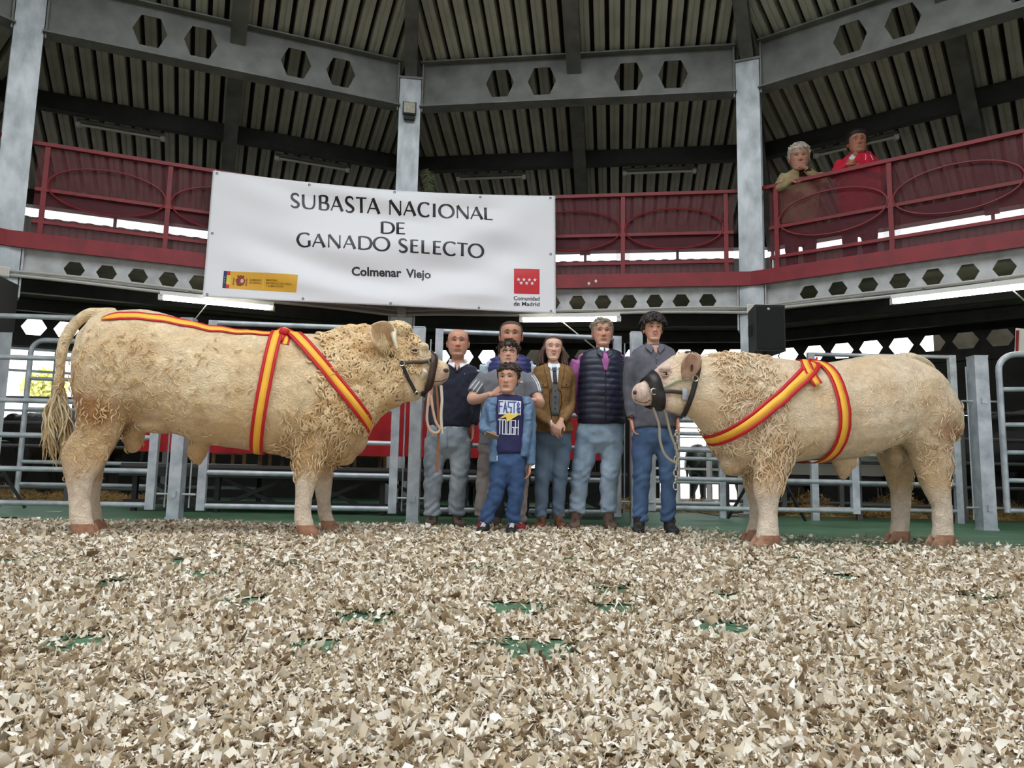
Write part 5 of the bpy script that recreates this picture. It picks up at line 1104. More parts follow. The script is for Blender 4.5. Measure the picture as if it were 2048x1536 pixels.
pho = thing('phone', 'small dark phone held by the boy in the denim jacket', 'phone', P.o + ph)
MB().box(ph + P.o, (.10, .055, .009), Rp).build('case', M('phone_case', rgb(120, 104, 74), .4), pho, smooth=False); MB().box(ph + P.o + Rp @ Vector((0, 0, .006)), (.09, .048, .003), Rp).build('screen', black_pl, pho, smooth=False)
for pc, nm in ((((984, 796), (1000, 792), (996, 812), (980, 808)), 'collar'), (((1040, 792), (1056, 796), (1062, 806), (1046, 812)), 'collar'), (((976, 826), (992, 828), (992, 843), (977, 846)), 'chest_pocket'), (((1050, 826), (1064, 826), (1064, 840), (1051, 842)), 'chest_pocket')): P.patch(jkb, pc, dj, nm, .006, .005)
for yy in (860, 880, 900): P.dot(jkb, 1042, yy, .004, galv); P.dot(jkb, 995, yy, .004, galv)
P.patch(jkb, ((994, 912), (1000, 912), (1000, 926), (994, 926)), shirt_w, 'label', .006, .003)
# printed lettering of the T-shirt
def tee_pt(u, v, off=.003):           # u 0..1 across print, v 0..1 down
    p = P.L(997 + 45 * u - 1.5 * v, 802 + 67 * v + 2 * u); h = ttb.ray_cast(Vector((p.x, -1.5, p.z)), Vector((0, 1, 0))); return Vector((p.x, (h[0].y if h[0] is not None else p.y) - off, p.z))
pw = M('print_white', rgb(228, 232, 244), .8); pb = M('print_blue', rgb(58, 86, 150), .8); py_ = M('print_yellow', rgb(242, 208, 92), .8); pdk = M('print_dark', rgb(38, 40, 80), .8)
def shirt_poly(pts, mat, name, off): return MB().add([tee_pt(u, v, off) for u, v in pts], [tuple(range(len(pts)))]).build(name, mat, tt, smooth=False, local=True)
m = MB(); m.grid(lambda u, v: tee_pt(.02 + .98 * u, .0 + .42 * v - .10 * (1 - u) * v * 0, .003), 8, 6); m.build('print_panel', pw, tt, local=True)
def block_text(word, u0, u1, vt, vb, mat, off, sw=.30):
    G = {'F': [(0, 0, 0, 1), (0, 0, 1, 0), (0, .45, .8, .45)], 'A': [(0, 1, .5, 0), (.5, 0, 1, 1), (.22, .65, .78, .65)], 'S': [(1, .02, 0, .02), (0, .02, 0, .48), (0, .48, 1, .52), (1, .52, 1, .98), (1, .98, 0, .98)], 'T': [(0, 0, 1, 0), (.5, 0, .5, 1)], '&': [(.9, 1, .1, .25), (.1, .25, .4, 0), (.4, 0, .7, .2), (.7, .2, .05, .7), (.05, .7, .4, 1), (.4, 1, .95, .5)],
         'O': [(0, 0, 1, 0), (1, 0, 1, 1), (1, 1, 0, 1), (0, 1, 0, 0)], 'U': [(0, 0, 0, 1), (0, 1, 1, 1), (1, 1, 1, 0)], 'G': [(1, .02, 0, .02), (0, 0, 0, 1), (0, .98, 1, .98), (1, 1, 1, .5), (1, .5, .5, .5)], 'H': [(0, 0, 0, 1), (1, 0, 1, 1), (0, .5, 1, .5)]}
    n = len(word); cw = (u1 - u0) / n; m = MB()
    for i, ch in enumerate(word):
        x0 = u0 + cw * i + cw * .16; w = cw * .68; hgt = vb - vt; t = w * sw; asp = 45.0 / 67
        for a, b, c, d in G[ch]:
            p, q = (x0 + a * w, vt + b * hgt), (x0 + c * w, vt + d * hgt); dx, dy = (q[0] - p[0]) * asp, (q[1] - p[1]); ln = math.hypot(dx, dy) or 1; nx, ny = -dy / ln * t / 2, dx / ln * t / 2 * asp
            ex, ey = dx / ln * t * .45 / asp, dy / ln * t * .3
            K = 3; A_s = [(p[0] - ex + (q[0] - p[0] + 2 * ex) * k / K, p[1] - ey + (q[1] - p[1] + 2 * ey) * k / K) for k in range(K + 1)]
            m.add([tee_pt(x + nx, y + ny, off) for x, y in A_s] + [tee_pt(x - nx, y - ny, off) for x, y in A_s], [(k, k + 1, K + 2 + k, K + 1 + k) for k in range(K)])
    m.build('print_letters', mat, tt, smooth=False, local=True)
block_text('FAST&', .02, .99, .04, .36, pb, .0055, .36); block_text('TOUGH', .0, .93, .58, 1.0, pw, .004, .30)
shirt_poly([(.02, .56), (.32, .42), (.52, .33), (.56, .42), (.98, .38), (.72, .50), (.40, .64), (.36, .50)], py_, 'bolt', .008)
P.shoe((972, 1056), (960, 1068), .02, -.15, blk_shoe, sole_d, .07, .08, .0, lace=shirt_w); P.shoe((1026, 1058), (1020, 1072), .02, -.16, blk_shoe, sole_w, .07, .08, .0, lace=shirt_w)

# 5 woman
P = Person('smiling woman in tan blazer, waistcoat and tie with hands clasped', 1107, 6.53, (224, 182, 160))
P.head(1106, 673, 724, yaw=.06, jaw=.95, cheek=1.4, smile=1.0, eyes='closed', lips=(190, 96, 92), brow=(56, 40, 32), nose=.9, roll=.03, browth=.002)
P.hair(M('chestnut_hair', rgb(92, 68, 52), .5, 0, rgb(60, 42, 32), vs=60, stretch=(1, 1, .2)), .009, zf=.084, zt=.03, zn=-.09, rough=.25)
rng = random.Random(8); mb = MB()
for sx in (-1, 1):                    # long hair falling to the shoulders: broad locks
    for i in range(26):
        t0 = rng.uniform(0, 1); x0 = sx * (.012 + .062 * t0); yy = -.03 + .10 * rng.random(); p0 = P.T(x0, -.02 + .05 * rng.random(), .10 - .05 * t0)
        xe = sx * rng.uniform(.070, .155); pm = P.T(sx * rng.uniform(.080, .098), yy, -.01); pq = P.T(sx * rng.uniform(.080, .125), yy, -.09); pe = P.T(xe, yy - .02, rng.uniform(-.19, -.145))
        mb.tube(spline([p0, pm, pq, pe], 4), [.007, .010, .012, .013, .014, .014, .014, .014, .013, .012, .010, .007, .002], 6)
for i in range(24):
    x0 = rng.uniform(-.06, .06); mb.tube(spline([P.T(x0, .06, .09), P.T(x0 * 1.3, .10, 0), P.T(x0 * 1.5, .10, -.16)], 4), .016, 6)
mb.build('long_hair', M('chestnut_hair', rgb(92, 68, 52), .5, 0, rgb(60, 42, 32), vs=60, stretch=(1, 1, .2)), P.root, angle=80, local=True)
tweed = M('tan_blazer', rgb(142, 108, 66), .95, 0, rgb(122, 90, 54), vs=30, bump=.15, bs=200)
bz, bzb = P.garment('blazer', tweed, [[(728, 1086, 1128, .14, .02), (736, 1068, 1144, .18), (752, 1064, 1148, .22), (790, 1068, 1142, .245), (822, 1072, 1138, .23), (850, 1066, 1144, .26), (866, 1064, 1147, .27)]],
                   [[(1070, 747, .01, .048), (1067, 785, .02, .045), (1071, 818, -.02, .043), (1086, 838, -.14, .040), (1102, 848, -.20, .034)], [(1141, 747, .01, .048), (1142, 785, .02, .044), (1140, 815, -.02, .042), (1134, 830, -.14, .040), (1124, 841, -.20, .034)]], wr=.004)
P.garment('jeans', blue_w, [[(856, 1072, 1142, .22), (875, 1070, 1143, .24), (890, 1072, 1141, .22)]], [[(1090, 885, 0, .088), (1086, 930, -.01, .076), (1084, 965, -.01, .064), (1083, 1000, .0, .058), (1082, 1036, 0, .050)], [(1124, 885, 0, .088), (1121, 930, -.01, .076), (1119, 965, -.01, .064), (1117, 1000, .0, .058), (1116, 1034, 0, .050)]], wr=.003, fn=jeans_fn(.004))
P.core([[(726, 1096, 1116, .10), (742, 1076, 1138, .15), (790, 1076, 1134, .19), (860, 1080, 1132, .19)]], [[(1106, 712, 0, .044), (1106, 738, .01, .05)], [(1090, 880, 0, .06), (1082, 1042, 0, .035)], [(1124, 880, 0, .06), (1116, 1040, 0, .035)], [(1070, 750, .01, .03), (1067, 785, .02, .028), (1071, 818, -.02, .028), (1086, 838, -.14, .026), (1103, 849, -.21, .022)], [(1141, 750, .01, .03), (1142, 785, .02, .028), (1140, 815, -.02, .028), (1134, 830, -.14, .026), (1122, 842, -.21, .022)]])
P.hand(P.L(1103, 849, -.22), (.55, -.25, -.8), (.5, .8, .1), -1, .165, .35); P.hand(P.L(1122, 842, -.23), (-.35, -.25, -.9), (.3, .9, -.1), 1, .165, .35); P.finish()
vst = M('grey_waistcoat', rgb(96, 98, 98), .9); tie_m = M('charcoal_tie', rgb(46, 48, 60), .6)
P.patch(bzb, ((1096, 729), (1118, 729), (1114, 778), (1104, 778)), shirt_w, 'shirt_front', .004, .003); wc = P.patch(bzb, ((1101, 768), (1117, 768), (1117, 833), (1101, 833)), vst, 'waistcoat', .006, .003)
for sx in (-1, 1): P.patch(bzb, ((1107 + sx * 2, 733), (1107 + sx * 11, 727), (1107 + sx * 12, 737), (1107 + sx * 5, 743)), shirt_w, 'shirt_collar', .012, .004)
P.patch(bzb, ((1103, 738), (1112, 738), (1111, 746), (1104, 746)), tie_m, 'tie_knot', .016, .006); P.patch(bzb, ((1104, 745), (1111, 745), (1113, 770), (1105, 770)), tie_m, 'tie', .012, .004)
P.patch(bzb, ((1086, 732), (1096, 728), (1103, 782), (1098, 786)), tweed, 'lapel', .012, .006); P.patch(bzb, ((1118, 728), (1129, 732), (1119, 786), (1113, 782)), tweed, 'lapel', .012, .006)
for a, b in (((1076, 769), (1094, 772)), ((1122, 772), (1140, 769))): P.patch(bzb, ((a[0], a[1]), (b[0], b[1]), (b[0], b[1] + 6), (a[0], a[1] + 6)), tweed, 'pocket_flap', .006, .006)
for px, py in ((1109, 785), (1109, 797), (1109, 808), (1109, 820), (1085, 772), (1131, 772), (1121, 796)): P.dot(bzb, px, py, .006, dk, off=.008)
P.seam(bzb, [(1120, 786), (1121, 810), (1114, 838)], .003, dk, 'blazer_edge'); P.seam(bzb, [(1098, 786), (1098, 810), (1102, 838)], .003, dk, 'blazer_edge')
c_ = P.L(1102, 848, -.205); MB().tube([c_ + Vector((0, .03 * math.cos(t), .03 * math.sin(t))) for t in np.linspace(0, 2 * PI, 17)[:-1]], .007, 6, closed=True).build('bracelet', shirt_w, P.root, local=True)
P.shoe((1083, 1052), (1079, 1060), .03, -.17, boot_t, sole_d, .08, .085, .06, lace=dk); P.shoe((1117, 1050), (1124, 1058), .03, -.17, boot_t, sole_d, .08, .085, .06, lace=dk)

# 6 man in navy gilet
P = Person('grey-haired man in navy quilted gilet over a purple jumper', 1203, 6.6, (206, 156, 134))
P.head(1205, 640, 696, jaw=1.0, brow=(120, 100, 84), nose=1.05, cheek=1.2, iris=(70, 80, 90))
P.hair(h_grey, .011, zf=.072, zt=.02, rough=.4, vol=.004)
P.tufts(150, h_grey, lambda v, g: (-.9 + g.gauss(0, .3), -.5, .1), .04, .05, 5)
gilet_n = M('navy_gilet', rgb(34, 40, 62), .45, 0, rgb(24, 28, 46), vs=6); purple = M('purple_jumper', rgb(186, 112, 172), .9, 0, rgb(164, 92, 152), vs=9)
gl, glb = P.garment('gilet', gilet_n, [[(700, 1180, 1228, .16, .01), (708, 1164, 1242, .20), (722, 1158, 1248, .25), (780, 1158, 1250, .30), (820, 1156, 1250, .30), (848, 1156, 1248, .29)]], wr=.003, fn=lambda co: .009 * np.abs(np.sin(co[:, 2] * 58 + .25 * np.sin(co[:, 0] * 18))) ** .5)
P.garment('jumper', purple, [[(698, 1186, 1222, .14, .01), (712, 1156, 1250, .18), (740, 1160, 1246, .22), (840, 1165, 1240, .22)]], [[(1156, 722, .0, .064), (1147, 752, .04, .062), (1146, 790, .10, .055), (1160, 822, .17, .045), (1185, 832, .2, .04)], [(1248, 722, .0, .062), (1255, 752, .04, .058), (1254, 790, .10, .052), (1244, 822, .17, .045), (1220, 832, .2, .04)]], wr=.005)
jn, jb = P.garment('jeans', blue_l, [[(838, 1156, 1246, .25), (865, 1152, 1246, .26), (885, 1152, 1246, .25)]], [[(1176, 872, 0, .112), (1168, 920, -.01, .095), (1161, 950, -.02, .084), (1157, 985, 0, .076), (1153, 1026, 0, .072)], [(1222, 872, 0, .112), (1222, 920, -.01, .095), (1219, 950, -.02, .084), (1217, 985, 0, .076), (1217, 1026, 0, .072)]], wr=.006, fn=jeans_fn())
P.core([[(700, 1190, 1218, .11), (720, 1170, 1236, .16), (780, 1168, 1238, .22), (850, 1168, 1236, .21)]], [[(1205, 682, 0, .056), (1205, 706, .01, .06)], [(1176, 872, 0, .08), (1153, 1034, 0, .045)], [(1222, 872, 0, .08), (1217, 1034, 0, .045)], [(1158, 726, 0, .045), (1147, 785, .1, .04), (1186, 832, .2, .028)], [(1248, 726, 0, .045), (1254, 785, .1, .04), (1220, 832, .2, .028)]])
P.hand(P.L(1188, 832, .21), (1, 0, -.3), (0, 1, 0), 1, .18, .3); P.hand(P.L(1218, 832, .23), (-1, 0, -.3), (0, 1, 0), -1, .18, .3); P.finish()
P.seam(glb, [(1207, 745), (1207, 790), (1207, 846)], .004, black_pl, 'zip', .004); P.patch(glb, ((1194, 706), (1220, 706), (1210, 746), (1205, 746)), purple, 'jumper_front', .006, .003)
for sx in (-1, 1): P.patch(glb, ((1207 + sx * 3, 704), (1207 + sx * 15, 698), (1207 + sx * 16, 712), (1207 + sx * 6, 722)), gilet_n, 'gilet_collar', .012, .008)
for sx in (-1, 1): P.patch(glb, ((1206 + sx * 1, 700), (1206 + sx * 9, 696), (1206 + sx * 9, 704), (1206 + sx * 2, 708)), shirt_w, 'shirt_collar', .020, .004)
P.seam(glb, [(1163, 805), (1166, 830)], .003, black_pl, 'pocket_zip'); P.seam(glb, [(1243, 805), (1241, 830)], .003, black_pl, 'pocket_zip')
P.shoe((1152, 1048), (1147, 1060), .03, -.20, boot_g, sole_d, .085, .10, .06, lace=boot_b); P.shoe((1215, 1048), (1226, 1060), .03, -.19, boot_g, sole_d, .085, .10, .06, lace=boot_b)

# 7 young man
P = Person('young man with dark curly hair in grey shirt beside the right bull', 1307, 6.17, (212, 162, 138))
P.head(1306, 634, 686, jaw=.94, cheek=1.1, smile=.8, brow=(36, 26, 22), lips=(184, 100, 92), yaw=.05)
P.hair(h_dark, .022, zf=.060, zt=.012, rough=.5, vol=.014)
rng = random.Random(4); mb = MB()
for i in range(420):
    a, el = rng.uniform(0, 2 * PI), rng.uniform(.12, 1.0); dv = Vector((math.cos(a) * math.cos(el * 1.45), math.sin(a) * math.cos(el * 1.45), math.sin(el * 1.45)))
    if dv.y < -.3 and dv.z < .30 - .25 * abs(dv.x): continue
    c0 = Vector((dv.x * .108, dv.y * .118 + .0, .03 + dv.z * .116)); ph = rng.uniform(0, 6); pts = []
    s1, s2 = dv.cross(Vector((.3, .2, 1))).normalized(), Vector(); s2 = dv.cross(s1)
    for k in range(8): t = k / 7; pts.append(P.T(*(c0 + dv * (.014 * math.sin(PI * t)) + s1 * (.020 * math.cos(ph + 4.6 * t)) + s2 * (.020 * math.sin(ph + 4.6 * t)))))
    mb.tube(pts, [.003, .0065, .007, .007, .007, .006, .004, .001], 5)
mb.build('curls', h_dark, P.root, angle=80, local=True)
grey_s = M('grey_shirt', rgb(104, 104, 114), .85, 0, rgb(88, 88, 98), vs=6, bump=.1, bs=200)
sh, shb = P.garment('shirt', grey_s, [[(690, 1284, 1330, .14, .01), (700, 1266, 1348, .18), (714, 1260, 1356, .22), (760, 1264, 1354, .25), (810, 1266, 1350, .25), (856, 1264, 1352, .26)]], [[(1264, 714, 0, .056), (1258, 755, .02, .052), (1257, 795, .01, .046), (1262, 836, -.03, .038)], [(1354, 714, 0, .056), (1361, 755, .02, .052), (1362, 795, .01, .046), (1356, 836, -.03, .038)]], wr=.005)
jn, jb = P.garment('jeans', blue_d, [[(846, 1268, 1348, .22), (866, 1266, 1349, .24), (885, 1268, 1348, .22)]], [[(1286, 875, 0, .096), (1284, 925, -.01, .080), (1283, 962, -.01, .070), (1281, 1000, 0, .064), (1281, 1044, 0, .062)], [(1332, 875, 0, .096), (1335, 925, -.01, .080), (1337, 962, -.01, .070), (1337, 1000, 0, .064), (1336, 1044, 0, .062)]], wr=.004, fn=jeans_fn())
P.core([[(690, 1294, 1320, .11), (712, 1272, 1344, .15), (760, 1274, 1344, .19), (855, 1276, 1342, .18)]], [[(1306, 672, 0, .05), (1306, 698, .01, .056)], [(1286, 875, 0, .065), (1281, 1050, 0, .04)], [(1332, 875, 0, .065), (1336, 1050, 0, .04)], [(1264, 718, 0, .034), (1258, 755, .02, .032), (1257, 795, .01, .03), (1263, 842, -.03, .026)], [(1354, 718, 0, .034), (1361, 755, .02, .032), (1362, 795, .01, .03), (1355, 842, -.03, .026)]])
P.hand(P.L(1263, 842, -.03), (.18, -.15, -1), (1, -.25, 0), -1, .185, .28); P.hand(P.L(1355, 842, -.03), (-.1, -.15, -1), (-1, -.25, 0), 1, .185, .28); P.finish()
P.seam(shb, [(1307, 704), (1308, 760), (1308, 854)], .003, M('shirt_placket', rgb(80, 80, 90), .8), 'placket', .003)
for sx in (-1, 1): P.patch(shb, ((1306 + sx * 3, 700), (1306 + sx * 17, 688), (1306 + sx * 19, 700), (1306 + sx * 8, 712)), grey_s, 'collar', .014, .006)
P.patch(shb, ((1299, 694), (1314, 694), (1308, 711), (1306, 711)), MATS['throat_skin'], 'neck_opening', .006, .003)
for yy in (706, 720, 736, 770, 800, 830): P.dot(shb, 1308, yy, .005, shirt_w)
c_ = P.L(1263, 836, -.03); MB().tube([c_ + Vector((.030 * math.cos(t), .030 * math.sin(t), .004)) for t in np.linspace(0, 2 * PI, 17)[:-1]], .007, 6, closed=True).build('watch_strap', dk, P.root, local=True)
P.shoe((1279, 1056), (1275, 1069), .03, -.20, blk_shoe, sole_d, .09, .10, .05, lace=boot_b); P.shoe((1336, 1056), (1350, 1070), .03, -.19, blk_shoe, sole_d, .09, .10, .05, lace=boot_b)

# 8, 9 onlookers on the gallery
def gal(px, py, R_=9.52):             # depth of the gallery edge under a pixel
    a, b = corner(0, R_), corner(-1, R_); n = (b - a).cross(Vector((0, 0, 1))); return onplane(px, py, a, n)
g_ = gal(1600, 400); P = Person('white-haired person in beige jacket leaning on the gallery rail', 1602, g_.y, (196, 150, 128), 'onlookers on the gallery', 3.1)
P.o.x = g_.x; P.root.location.x = g_.x
P.head(1598, 290, 345, yaw=-.25, pitch=.18, brow=(190, 180, 170), cheek=1.2, dy=-.14)
P.hair(h_white, .013, zf=.06, zt=.01, rough=.4, vol=.004)
P.tufts(120, h_white, lambda v, g: (g.gauss(0, .6), -.6, .2), .04, .04, 6)
beige = M('beige_jacket', rgb(186, 168, 128), .9, 0, rgb(160, 142, 106), vs=8)
jk, jkb = P.garment('jacket', beige, [[(338, 1584, 1622, .15, -.10), (350, 1566, 1638, .22, -.08), (375, 1560, 1640, .27, -.04), (410, 1564, 1636, .28, 0), (450, 1564, 1634, .27, .02)]], [[(1568, 352, -.07, .06), (1556, 375, -.14, .058), (1566, 372, -.26, .05), (1582, 362, -.32, .042)], [(1638, 350, -.07, .06), (1648, 366, -.15, .058), (1630, 356, -.28, .05), (1612, 338, -.30, .042)]], wr=.007, voxel=.012)
P.garment('trousers', M('dark_cords', rgb(50, 42, 46), .9), [[(440, 1566, 1634, .25, .03), (470, 1568, 1634, .25, .03)]], [[(1584, 465, .03, .1), (1584, 520, .03, .08), (1584, 556, .03, .07)], [(1618, 465, .03, .1), (1620, 520, .03, .08), (1622, 554, .03, .07)]], voxel=.012)
P.core([[(336, 1592, 1612, .1, -.1), (360, 1576, 1630, .16, -.06), (440, 1576, 1626, .18, .02)]], [[(1600, 328, -.12, .052), (1602, 345, -.09, .055)], [(1584, 465, .03, .06), (1584, 560, .03, .04)], [(1618, 465, .03, .06), (1622, 558, .03, .04)], [(1568, 354, -.07, .04), (1558, 374, -.14, .04), (1583, 362, -.32, .028)], [(1638, 352, -.07, .04), (1646, 364, -.15, .04), (1611, 336, -.30, .028)]])
P.hand(P.L(1583, 361, -.33), (.6, -.5, -.55), (.3, -.5, .8), -1, .17, .45); P.hand(P.L(1610, 335, -.31), (-.85, -.1, .35), (.2, .7, .3), 1, .165, .5); P.finish(.013)
P.patch(jkb, ((1586, 336), (1600, 334), (1602, 362), (1588, 364)), M('dark_scarf', rgb(60, 36, 34), .9), 'scarf', .008, .006)
for xx in (1584, 1622): P.shoe((xx, 560), (xx - 2, 566), .05, -.17, blk_shoe, sole_d, .085, .1, .02)
g_ = gal(1712, 400); P = Person('dark-haired person in red hooded top eating on the gallery', 1713, g_.y, (176, 122, 98), 'onlookers on the gallery', 3.1)
P.o.x = g_.x; P.root.location.x = g_.x
P.head(1714, 262, 313, yaw=-.2, pitch=.05, brow=(34, 26, 24), cheek=1.4, jaw=1.05)
P.hair(h_dark, .016, zf=.062, zt=.0, rough=.4, vol=.01)
redh = M('red_hoodie', rgb(214, 30, 62), .85, 0, rgb(190, 22, 52), vs=7)
hd, hdb = P.garment('hoodie', redh, [[(310, 1696, 1734, .17), (318, 1684, 1752, .22), (335, 1676, 1764, .28), (370, 1674, 1766, .32), (410, 1678, 1760, .32), (432, 1682, 1756, .3)]], [[(1682, 325, 0, .066), (1670, 350, -.05, .062), (1676, 342, -.20, .052), (1692, 330, -.26, .042)], [(1756, 325, 0, .066), (1772, 352, -.04, .062), (1750, 346, -.18, .052), (1715, 330, -.27, .042)]], wr=.006, voxel=.012)
P.garment('trousers', M('dark_tracksuit', rgb(44, 38, 48), .9), [[(425, 1682, 1756, .28, .02), (450, 1682, 1756, .28, .02)]], [[(1700, 450, .02, .11), (1700, 500, .02, .085), (1700, 534, .02, .075)], [(1738, 450, .02, .11), (1740, 500, .02, .085), (1742, 530, .02, .075)]], voxel=.012)
P.core([[(312, 1704, 1728, .11), (335, 1690, 1748, .18), (425, 1692, 1746, .2)]], [[(1715, 300, 0, .056), (1716, 318, .01, .06)], [(1700, 450, .02, .06), (1700, 540, .02, .04)], [(1738, 450, .02, .06), (1742, 536, .02, .04)], [(1682, 328, 0, .045), (1672, 350, -.05, .04), (1693, 329, -.26, .03)], [(1756, 328, 0, .045), (1770, 352, -.04, .04), (1714, 330, -.27, .03)]])
P.hand(P.L(1693, 329, -.27), (.6, -.3, .5), (.3, .6, -.4), -1, .17, .55); P.hand(P.L(1712, 331, -.28), (-.8, -.3, .4), (-.2, .7, .3), 1, .17, .55); P.finish(.013)
P.garment('hood', redh, [[(306, 1700, 1742, .16, .06), (316, 1692, 1748, .20, .05), (322, 1694, 1746, .2, .04)]], wr=.006, voxel=.012)
for x0, x1 in ((1724, 1722), (1734, 1737)): P.seam(hdb, [(x0, 315), (x1, 328)], .004, shirt_w, 'drawstring')
for xx in (1700, 1741): P.shoe((xx, 540), (xx - 2, 546), .05, -.17, blk_shoe, sole_d, .085, .1, .02)
fd = P.L(1706, 312, -.29) + P.o; so = thing('sandwich', 'wrapped sandwich held by the person in the red hooded top', 'food', fd)
MB().box(fd, (.05, .03, .12), Matrix.Rotation(.7, 3, 'Y')).build('bread', M('bread', rgb(150, 120, 84), .8), so, smooth=False); MB().box(fd + Vector((-.02, 0, -.03)), (.055, .036, .07), Matrix.Rotation(.7, 3, 'Y')).build('wrapper', white_pl, so, smooth=False)
# ------------------------------------------------------------------ banner
BTL, BTR = Vector((-3.815, 9.10, 4.19)), Vector((.53, 9.755, 4.20)); BBL, BBR = Vector((-3.83, 9.098, 2.562)), Vector((.56, 9.76, 2.585))
bd = (BTR - BTL); bd.z = 0; BL_ = bd.length; bd.normalize(); bn = Vector((bd.y, -bd.x, 0))      # bn points to the camera
def bfold(u, v):
    sw = math.sin(PI * max(0, min(1, u))); e = min(1, 6 * u, 6 * (1 - u), 7 * v + .15, 7 * (1 - v) + .15)
    return e * (.034 * sw * math.sin(13 * (v + .42 * (1 - sw)) + 1.2) + .014 * math.sin(9 * v + 7 * u) + .010 * math.sin(21 * v - 15 * u + 1))
def bpos(u, v, off=0.0):
    p = BTL.lerp(BTR, u).lerp(BBL.lerp(BBR, u), v); p.z -= .085 * math.sin(PI * u) * (1 - v); return p + bn * (bfold(u, v) + off)
def bpix(px, py, off=.004):           # place a mark on the sheet
    p = onplane(px, py, BTL, bn); u = (p - BTL).dot(bd) / BL_; zt = BTL.lerp(BTR, u).z - .085 * math.sin(PI * max(0, min(1, u))); zb = BBL.lerp(BBR, u).z; v = (zt - p.z) / (zt - zb)
    return p + bn * (bfold(u, v) + off)
ban = thing('banner', 'large white banner announcing the cattle auction hung on the gallery railing', 'banner', BBL.lerp(BBR, .5))
vinyl = M('white_vinyl', rgb(250, 250, 255), .45)
thicken(MB().grid(lambda u, v: bpos(u, v), 140, 60).build('sheet', vinyl, ban), .002).modifiers['thickness'].offset = -1
ink = M('black_ink', rgb(28, 18, 30), .35); ink2 = M('grey_ink', rgb(52, 52, 60), .35)
GLY = {'S': [('c', [(.93, .84), (.78, .97), (.5, 1.0), (.2, .94), (.08, .75), (.24, .58), (.55, .46), (.86, .33), (.94, .2), (.78, .05), (.48, 0), (.2, .03), (.03, .14)], 's')],
       'U': [('c', [(.0, 1), (.0, .62), (.02, .3), (.16, .06), (.48, 0), (.8, .06), (.95, .3), (.98, .62), (.98, 1)], 'u')], 'B': [('l', (.05, 0), (.05, 1), 1), ('c', [(.05, .98), (.5, .99), (.82, .92), (.84, .7), (.6, .54), (.05, .52)], 'v'), ('c', [(.05, .52), (.6, .52), (.95, .42), (.97, .18), (.7, .02), (.05, .02)], 'v')],
       'A': [('l', (.03, 0), (.5, 1), .5), ('l', (.47, 1), (.97, 0), 1), ('l', (.2, .34), (.78, .34), .45)], 'T': [('l', (.0, .97), (1, .97), .5), ('l', (.5, 0), (.5, 1), 1)], 'N': [('l', (.04, 0), (.04, 1), .5), ('l', (.04, 1), (.96, 0), 1), ('l', (.96, 0), (.96, 1), .5)],
       'C': [('c', [(.97, .88), (.78, .98), (.5, 1), (.2, .88), (.04, .6), (.04, .38), (.2, .12), (.5, 0), (.78, .02), (.98, .13)], 'v')], 'I': [('l', (.5, 0), (.5, 1), 1)],
       'O': [('c', [(.5 + .5 * math.sin(t), .5 + .5 * math.cos(t)) for t in np.linspace(0, 2 * PI, 25)], 'v')], 'L': [('l', (.08, 0), (.08, 1), 1), ('l', (.08, .03), (1, .03), .5)], 'D': [('l', (.05, 0), (.05, 1), 1), ('c', [(.05, .98), (.45, .98), (.82, .86), (.98, .5), (.82, .14), (.45, .02), (.05, .02)], 'v')],
       'E': [('l', (.08, 0), (.08, 1), 1), ('l', (.08, .97), (.95, .97), .5), ('l', (.08, .52), (.86, .52), .5), ('l', (.08, .03), (1, .03), .5)], 'G': [('c', [(.92, .88), (.75, .98), (.5, 1), (.2, .88), (.04, .6), (.04, .38), (.2, .12), (.5, 0), (.75, .03), (.93, .1)], 'v'), ('l', (.92, .06), (.92, .46), 1)]}
def word(chars, base0, base1, cap, mat, name, thick=5.6, thin=2.9):
    m = MB()
    for ch, x0, x1 in chars:
        w = x1 - x0; bx = lambda a, b: (x0 + a * w + .04 * 0, base0[1] + (base1[1] - base0[1]) * ((x0 + a * w) - base0[0]) / (base1[0] - base0[0]) - b * cap)
        for st_ in GLY[ch]:
            if st_[0] == 'l':
                p, q = bx(*st_[1]), bx(*st_[2]); K = 6; pts = [(p[0] + (q[0] - p[0]) * k / K, p[1] + (q[1] - p[1]) * k / K) for k in range(K + 1)]; tw = [thick * st_[3] * (1.12 if k in (0, K) else 1) for k in range(K + 1)]
            else:
                pts = [(v.x, v.y) for v in spline([(*bx(a, b), 0) for a, b in st_[1]], 4)]; tw = []
                n = len(pts)
                for i in range(n):
                    d = (pts[min(i + 1, n - 1)][0] - pts[max(i - 1, 0)][0], pts[min(i + 1, n - 1)][1] - pts[max(i - 1, 0)][1]); l = math.hypot(*d) or 1; f = i / (n - 1)
                    if st_[2] == 's': tw.append(thin + (thick - thin) * math.sin(PI * f) ** 1.2)
                    elif st_[2] == 'u': tw.append((thin + (thick - thin) * abs(d[1]) / l) * (1 if f < .5 else 1 - .45 * (f - .5) * 2))
                    else: tw.append(thin + (thick - thin) * abs(d[1]) / l)
            A, B_ = [], []; n = len(pts)
            for i in range(n):
                d = (pts[min(i + 1, n - 1)][0] - pts[max(i - 1, 0)][0], pts[min(i + 1, n - 1)][1] - pts[max(i - 1, 0)][1]); l = math.hypot(*d) or 1; nx, ny = -d[1] / l * tw[i] / 2, d[0] / l * tw[i] / 2
                A.append(bpix(pts[i][0] + nx, pts[i][1] + ny)); B_.append(bpix(pts[i][0] - nx, pts[i][1] - ny))
            m.add(A + B_, [(i, i + 1, n + i + 1, n + i) for i in range(n - 1)])
    return m.build(name, mat, ban, smooth=False)
word([('S', 582, 598), ('U', 606, 629), ('B', 639, 656), ('A', 661, 685), ('S', 691, 707), ('T', 712, 733), ('A', 734, 759)], (582, 414), (985, 441), 27.5, ink, 'word_subasta')
